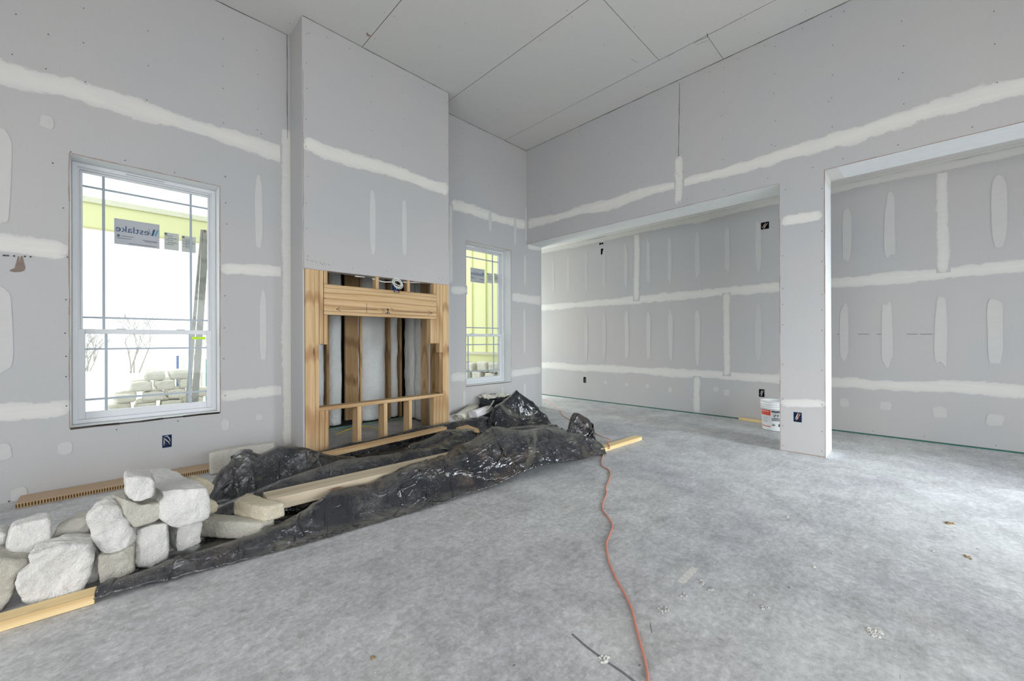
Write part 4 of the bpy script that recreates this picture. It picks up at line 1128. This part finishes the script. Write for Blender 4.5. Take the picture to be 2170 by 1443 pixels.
o = m_.build('crumpled_paper', recalc=False); md = o.modifiers.new('t', 'SOLIDIFY'); md.thickness = .003
tag(o, 'crumpled white sheet spread under the rolls in the corner by the firebox', 'paper')
bd = empty('wrapped_bundle', (4.05, 4.35, 0), 'black wrapped bundle with pale crumpled paper on top, under the narrow window', 'bundle')
m_ = MB()
for k in range(7): m_.obox((4.05+random.uniform(-.008, .008), 4.35+random.uniform(-.008, .008), .002+k*.043), .50, .30, .041, -.12, plain('black_wrapped_board', (.03, .035, .04), .3, var=.3) if k == 0 else m_.mats[0])
bevel(m_.build('board_stack', bd), .006, 2)
m_ = MB(); rows = []
for i in range(30):
    row = []
    for j in range(20):
        u, v = i/29-.5, j/19-.5; x = 4.03+u*.50+v*.04; y = 4.37+v*.28-u*.06
        z = .318+.05*abs(mnoise.noise(Vector((x*11, y*11, 1))))+.03*abs(mnoise.noise(Vector((x*25, y*23, 4))))-.05*max(0, abs(u)-.42)*8*.2
        row.append(m_.vert((x, y, z)))
    rows.append(row)
for i in range(29):
    for j in range(19): m_.face((rows[i][j], rows[i+1][j], rows[i+1][j+1], rows[i][j+1]), PAPER2, False)
o = m_.build('crumpled_wrap', bd, recalc=False); o['label'] = 'pale crumpled wrap'; md = o.modifiers.new('t', 'SOLIDIFY'); md.thickness = .004
def ribbon(pts, w_, mat):
    m_ = MB(); q = [Vector(p) for p in pts]; A = []
    for k, p in enumerate(q):
        d = (q[min(k+1, len(q)-1)]-q[max(k-1, 0)]).normalized(); s_ = d.cross(Vector((.6, -.5, .6))).normalized()*w_/2
        A.append((m_.vert(p-s_), m_.vert(p+s_)))
    for a, b in zip(A[:-1], A[1:]): m_.face((a[0], a[1], b[1], b[0]), mat, True)
    return m_
m_ = ribbon([P(1047, 848, 'Y', 4.22), P(1042, 857, 'Y', 4.18), P(1036, 866, 'Y', 4.14), P(1024, 871, 'Y', 4.10), P(1012, 880, 'Y', 4.08), P(1002, 890, 'Y', 4.08), P(996, 899, 'Y', 4.08)], .022, PAPER2)
o = m_.build('packing_strap', recalc=False); md = o.modifiers.new('t', 'SOLIDIFY'); md.thickness = .002
tag(o, 'narrow cream strap trailing from the bundle down over the paper roll', 'strap')

# ------------------------------------------------------------------ cords
def spline(pts, n=8):
    out = []
    for i in range(len(pts)-1):
        p0, p1, p2, p3 = pts[max(i-1, 0)], pts[i], pts[i+1], pts[min(i+2, len(pts)-1)]
        for k in range(n):
            t = k/n
            out.append(.5*((2*p1)+(p2-p0)*t+(2*p0-5*p1+4*p2-p3)*t*t+(3*p1-p0-3*p2+p3)*t**3))
    out.append(pts[-1]); return out
cp = [(1155, 845), (1166, 854), (1178, 861), (1187, 869), (1190, 878), (1203, 887), (1215, 892), (1240, 900)]
cq = [(1283, 949), (1280, 960), (1275, 975), (1276, 987), (1288, 994), (1293, 1002), (1291, 1015), (1284, 1034), (1285, 1047), (1278, 1064), (1277, 1080), (1290, 1098), (1298, 1115), (1291, 1135), (1285, 1152), (1287, 1175), (1292, 1195), (1305, 1225), (1321, 1253), (1332, 1275), (1340, 1295), (1347, 1325), (1354, 1351), (1362, 1380), (1368, 1405), (1372, 1430), (1375, 1460), (1377, 1500)]
pts = [P(x, y, 'Z', .0052) for x, y in cp]+[Vector((4.18, 2.75, .0052)), Vector((3.95, 2.42, .03)), Vector((3.80, 2.36, .055)), Vector((3.62, 2.22, .035))]+[P(x, y, 'Z', .0052) for x, y in cq]
m_ = MB(); m_.tube(spline(pts, 6), .0048, CORD, 8)
tag(m_.build('extension_cord'), 'orange extension cord snaking across the concrete floor from the hall to the foreground', 'cord')
m_ = MB(); m_.tube(spline([P(x, y, 'Z', .02) for x, y in ((712, 921), (732, 912), (752, 906), (772, 903), (790, 906), (806, 912))], 6), .006, plain('yellow_hose', (.75, .62, .03), .5), 8)
tag(m_.build('yellow_line'), 'thin yellow line curving on the floor inside the firebox', 'cable')

# ------------------------------------------------------------------ bucket
BW = plain('white_bucket_plastic', (.80, .82, .82), .35, .5, .02); BR = plain('red_bucket_print', (.62, .07, .04), .4); BK = plain('black_bucket_print', (.04, .05, .05), .5)
bc = P(1641, 910, 'Z', 0); br = empty('plastic_bucket', bc, 'white plastic bucket with a red and black printed label, half hidden behind the pillar', 'bucket')
m_ = MB(); m_.lathe(bc, [(.0, .004), (.128, .004), (.132, .012), (.146, .275), (.153, .277), (.153, .285), (.147, .287), (.1475, .302), (.156, .304), (.156, .311), (.1485, .313), (.149, .330), (.157, .332), (.157, .339), (.150, .341), (.151, .362), (.157, .366), (.157, .375), (.148, .375), (.145, .36), (.128, .02), (0, .018)], BW, 48)
m_.build('body', br)
def wrap(name, items, lab=None):
    m_ = MB()
    for a0, a1, z0, z1, mat in items:
        n = max(2, int(abs(a1-a0)/.08)); A = []
        for k in range(n+1):
            t = a0+(a1-a0)*k/n
            A.append([m_.vert((bc.x+(.1318+.0532*z+.0009)*math.cos(t), bc.y+(.1318+.0532*z+.0009)*math.sin(t), z)) for z in (z0, z1)])
        for a, b in zip(A[:-1], A[1:]): m_.face((a[0], b[0], b[1], a[1]), mat, True)
    o = m_.build(name, br, recalc=False)
    if lab: o['label'] = lab
# the bucket seen from the camera: outward direction toward the camera
th = math.atan2(-bc.y, -bc.x)
L_ = [(th-1.25, th-.28, .215, .262, BR), (th-1.25, th-.28, .195, .215, BR), (th-1.25, th-.30, .050, .060, BR)]
for k in range(6): L_.append((th-1.0+.0*k, th-.55-.03*(k % 3), .165-.012*k, .169-.012*k, plain('grey_print_lines', (.45, .48, .50), .6) if k == 0 else L_[-1][4]))
for k in range(4): L_.append((th-1.15+k*.2, th-1.04+k*.2, .238, .25, BW))
wrap('front_label', L_, 'red and grey printing')
K = [(th-.20, th+.50, .236, .256, BK), (th-.20, th+.50, .158, .165, BK), (th-.20, th+.50, .130, .155, plain('dense_print', (.22, .25, .25), .6)), (th-.18, th+.05, .07, .08, BK), (th-.18, th+.05, .085, .09, BK), (th+.32, th+.5, .06, .095, BK),
     (th+.66, th+.72, .05, .25, plain('red_side_rule', (.45, .05, .05), .5))]
wrap('warning_label', K, 'black and white safety panel')
m_ = MB(); ringp = []
for k in range(25):
    t = 2*math.pi*k/24; a_ = th+.15+.20*math.cos(t); z_ = .197+.032*math.sin(t); r_ = .1318+.0532*z_+.0018
    ringp.append((bc.x+r_*math.cos(a_), bc.y+r_*math.sin(a_), z_))
m_.tube(ringp, .0016, BK, 5); 
for z_a, z_b, aa, ab in ((.18, .215, .02, .12), (.18, .21, .22, .26), (.20, .205, .0, .3)):
    r_ = .1318+.0532*z_a+.002; m_.tube([(bc.x+r_*math.cos(th+aa), bc.y+r_*math.sin(th+aa), z_a), (bc.x+r_*math.cos(th+ab), bc.y+r_*math.sin(th+ab), z_b)], .003, BK, 5)
m_.build('warning_symbol', br)
m_ = MB(); hd = []
for k in range(21):
    t = math.pi*k/20; hd.append((bc.x+.162*math.cos(th+.35+math.pi/2-math.pi*0)*math.cos(t)+.02*math.cos(th)*math.sin(t)*8*.9, bc.y+.162*math.sin(th+.35+math.pi/2)*math.cos(t)+.02*math.sin(th)*math.sin(t)*8*.9, .32-.05*math.sin(t)))
m_.tube(hd, .0022, plain('steel_bail_wire', (.5, .5, .5), .3), 6); m_.build('bail_handle', br)

# ------------------------------------------------------------------ crumbs on the slab
CR = m_limestone('mortar_crumb', (.50, .49, .47), (.66, .65, .62)); LEAF = plain('dry_leaf', (.25, .17, .08), .9, var=.4)
def crumbs(x, y, r, n, mat, label, name='mortar_crumbs', cat='debris', size=.006):
    c_ = P(x, y, 'Z', 0); m_ = MB()
    for k in range(n):
        a_, d_ = random.uniform(0, 6.28), r*random.random()**.6; s_ = size*random.uniform(.5, 1.5)
        c0 = Vector((c_.x+d_*math.cos(a_)*1.3, c_.y+d_*math.sin(a_), .0008))
        pp = [c0+Vector((s_*math.cos(t)*random.uniform(.7, 1.3), s_*math.sin(t)*random.uniform(.6, 1.1), 0)) for t in (0, 1.2, 2.5, 3.8, 5.1)]
        top = m_.vert(c0+Vector((0, 0, s_*.9))); ii = [m_.vert(p) for p in pp]
        for k2 in range(5): m_.face((ii[k2], ii[(k2+1) % 5], top), mat)
        m_.face(ii[::-1], mat)
    tag(m_.build(name), label, cat, 'small debris on the concrete floor')
for a in ((1405, 1293, .022, 24, CR, 'grey mortar crumbs right of the cord in the foreground'), (1448, 1261, .016, 12, CR, 'small crumbs just above the largest crumb patch by the cord'),
          (1488, 1234, .014, 12, CR, 'crumb cluster at the lower end of the pale smear'), (1506, 1248, .012, 10, CR, 'thin row of crumbs beside the smear cluster'),
          (1592, 1259, .011, 8, CR, 'tiny crumbs left of the dark crumb spot'), (1620, 1288, .016, 16, CR, 'dark crumb spot in the centre right of the floor'),
          (1852, 1340, .024, 26, DUST, 'whitish plaster crumbs toward the lower right'), (1666, 1096, .014, 12, CR, 'small crumbs in mid floor, left of the pillar foot'),
          (1725, 1201, .006, 3, DUST, 'single white chip in the middle of the right floor'), (1980, 1169, .006, 3, DUST, 'single white chip near the right side of the floor'),
          (1281, 1398, .018, 22, DUST, 'plaster crumbs on the dark scuff mark near the cord')):
    crumbs(a[0], a[1], a[2], a[3], a[4], a[5])
crumbs(2010, 1108, .022, 8, LEAF, 'brown dried leaf bits at the upper right of the floor', 'leaf_bits', 'leaf', .012)
crumbs(2052, 1181, .015, 6, LEAF, 'brown dried leaf bits lower, by the right edge', 'leaf_bits', 'leaf', .010)
crumbs(791, 1394, .008, 3, LEAF, 'tan chip in the lower left foreground', 'wood_chip', 'debris', .009)

# ------------------------------------------------------------------ outside
GR = plain('pale_dirt_ground', (.62, .58, .50), .95, .1, .15, 2)
m_ = MB(); m_.quad((-60, 4.87, -.2), (70, 4.87, -.2), (70, 90, -.2), (-60, 90, -.2), GR)
tag(m_.build('ground', recalc=False), kind='structure')
m_ = MB(); m_.box(-5, 2.3, 7.45, 7.62, 2.63, 2.94, YELLOW)
m_.box(-5, 2.3, 7.43, 7.64, 2.94, 3.01, plain('cream_beam_cap', (.80, .80, .62), .8))
tag(m_.build('porch_beam'), 'yellow sheathed porch beam seen through the large window', 'beam')
LP = m_wood('bleached_prop_lumber', 'Z', (.50, .50, .46), (.42, .42, .38), (.3, .3, .27))
a, b = P(408, 838, 'Y', 7.2), P(437, 470, 'Y', 6.6); a.z = -.2; b.z = 2.62
m_ = MB(); d = (b-a); s_ = Vector((.035, 0, 0)); t_ = Vector((0, .02, 0))
m_.hexa([a-s_-t_, a+s_-t_, a+s_+t_, a-s_+t_, b-s_-t_, b+s_-t_, b+s_+t_, b-s_+t_], LP); m_.hexa([a-s_*3.4-t_, a-s_*1.6-t_, a-s_*1.6+t_, a-s_*3.4+t_, b-s_*1.7-t_, b-s_*1.1-t_, b-s_*1.1+t_, b-s_*1.7+t_], LP)
tag(m_.build('timber_prop'), 'leaning grey timber prop outside the large window', 'timber prop')

# a pallet with loosely stacked stone
def pallet(cx, cy, yaw, label):
    r = empty('wooden_pallet', (cx, cy, -.2), label, 'pallet', 'pallets outside the large window')
    M = Matrix.Translation((cx, cy, 0)) @ Matrix.Rotation(yaw, 4, 'Z')
    for k in range(6):
        m_ = MB(); c0 = M @ Vector((-.55+k*.22, 0, -.09)); m_.obox(c0, .10, 1.0, .02, yaw, WYEL); m_.build('deck_board', r)
    for k in range(3):
        m_ = MB(); c0 = M @ Vector((0, -.45+k*.45, -.199)); m_.obox(c0, 1.25, .09, .105, yaw, WYEL); m_.build('runner', r)
    return r
protos = []
OUT = m_limestone('pale_yard_limestone', (.74, .71, .60), (.84, .82, .74), (.6, .52, .38), .4)
for k in range(4):
    random.seed(100+k); b_ = MB(); w_, d_, h_ = random.uniform(.23, .30), random.uniform(.18, .24), random.uniform(.12, .155)
    b_.hexa([(x*w_/2*random.uniform(.8, 1.05), y*d_/2*random.uniform(.8, 1.05), z*h_+.02) for z in (0, 1) for x, y in ((-1, -1), (1, -1), (1, 1), (-1, 1))], OUT)
    protos.append((remesh_stone('yard_stone', b_, OUT, 'x', None, .012, .018, 40+k, 2), w_, h_))
random.seed(5)
used = set()
def yard(k, x, y, z, rz, label, grp, sc=1.0):
    o, w_, h_ = protos[k]
    if k in used: o = o.copy(); COL.objects.link(o)
    used.add(k); o.location = (x, y, z); o.rotation_euler = (random.uniform(-.05, .05), random.uniform(-.06, .06), rz); o.scale = (sc, sc, sc)
    tag(o, label, 'stone', grp)
pallet(.45, 8.6, .05, 'pallet under the stacked stones outside the large window')
pallet(-1.3, 9.3, -.1, 'further pallet behind and left of the stone stack outside')
for lay, n, xs in ((0, 5, -.10), (1, 4, .05), (2, 4, .12), (3, 3, .28), (4, 2, .45)):
    for k in range(n):
        for row in range(2):
            yard((k+lay+row) % 4, xs+k*.29+random.uniform(-.01, .01), 8.30+row*.42+random.uniform(-.02, .02), -.07+lay*.155, random.uniform(-.1, .1),
                 '%s stone from the left, %s course, near pallet outside, %s row' % (('first', 'second', 'third', 'fourth', 'fifth')[k], ('bottom', 'second', 'third', 'fourth', 'top')[lay], ('front', 'rear')[row]), 'stones stacked on the near pallet outside', .93)
for k in range(8):
    yard(k % 4, -1.75+.30*(k % 4), 9.1+.1*(k//4), -.07+.15*(k//4), random.uniform(-.3, .3), '%s stone from the left in the %s course on the further pallet outside' % (('first', 'second', 'third', 'fourth')[k % 4], ('lower', 'upper')[k//4]), 'stones on the further pallet outside', .85)
for k, (x, y) in enumerate(((-.35, 7.9), (-.15, 7.8), (.9, 7.85), (1.25, 7.9))):
    yard(k, x, y, -.2, random.uniform(0, 3), '%s loose stone on the ground in front of the outdoor stack, counted from the left' % ('second', 'first', 'third', 'fourth')[k], 'loose stones on the ground outside')
# low stone courses against the yellow wing
for lay in range(5):
    for k in range(6):
        yard((k+lay) % 4, 4.95, 5.35+k*.36+(lay % 2)*.12, -.2+lay*.19, 1.57+random.uniform(-.1, .1), '%s stone from the near end, %s course, stacked against the yellow wing' % (('first', 'second', 'third', 'fourth', 'fifth', 'sixth')[k], ('bottom', 'second', 'middle', 'fourth', 'top')[lay]), 'stones stacked against the yellow wing', 1.15)
# blue and teal striped stakes standing behind the stack
for k in range(9):
    m_ = MB(); x = .80+k*.085; mt = (plain('blue_paint', (.03, .12, .42), .5), plain('white_stake', (.85, .85, .85), .6), plain('teal_paint', (.05, .35, .35), .5))[k % 3]
    m_.obox((x, 9.35+.03*(k % 2), -.2), .035, .02, 1.10+.09*math.sin(k*2.1), 0, mt)
    tag(m_.build('marker_stake'), ('first', 'second', 'third')[k//3]+' '+('blue' if k % 3 == 0 else 'white' if k % 3 == 1 else 'teal')+' stake from the left, standing behind the outdoor stone stack', 'stake', 'painted stakes behind the stone stack')
m_ = MB(); fo = empty('rail_fence', (2.2, 10.2, -.2), 'grey rail fence at the right side of the large window view', 'fence')
for z in (.15, .85): 
    m_ = MB(); m_.box(1.35, 3.4, 10.15, 10.19, z, z+.16, LP); m_.build('rail', fo)
for x in (1.5, 3.2):
    m_ = MB(); m_.box(x, x+.09, 10.2, 10.29, -.2, 1.15, LP); m_.build('post', fo)
BARK = plain('grey_bare_twigs', (.27, .26, .23), .9)
def tree(x, y, h_, seed, label):
    rnd = random.Random(seed); m_ = MB()
    def br_(p, d, L, r, dep):
        q = p+d*L; m_.tube([p, (p+q)/2+Vector((rnd.uniform(-1, 1), rnd.uniform(-1, 1), 0))*L*.06, q], [r, r*.85, r*.65], BARK, 4, False)
        if dep == 0: return
        for k in range(rnd.choice((2, 3, 3))):
            nd = (d+Vector((rnd.uniform(-1, 1), rnd.uniform(-1, 1), rnd.uniform(-.35, .75)))*.75).normalized(); br_(p+d*L*rnd.uniform(.55, 1), nd, L*rnd.uniform(.6, .85), r*.6, dep-1)
    for k in range(4): br_(Vector((x+rnd.uniform(-.2, .2), y, -.25)), Vector((rnd.uniform(-.4, .4), rnd.uniform(-.3, .3), 1)).normalized(), h_*.3, .028, 6)
    tag(m_.build('bare_tree', recalc=False), label, 'tree', 'bare trees beyond the yard')
for a in ((.6, 24, 3.9, 1, 'tallest bare tree, in the middle of the large window'), (-3.2, 22, 2.3, 2, 'low bare shrub at the left of the large window'), (-.9, 27, 2.7, 3, 'bare thicket left of the tallest tree'), (4.2, 27, 2.9, 4, 'bare thicket right of the tallest tree')):
    tree(*a)
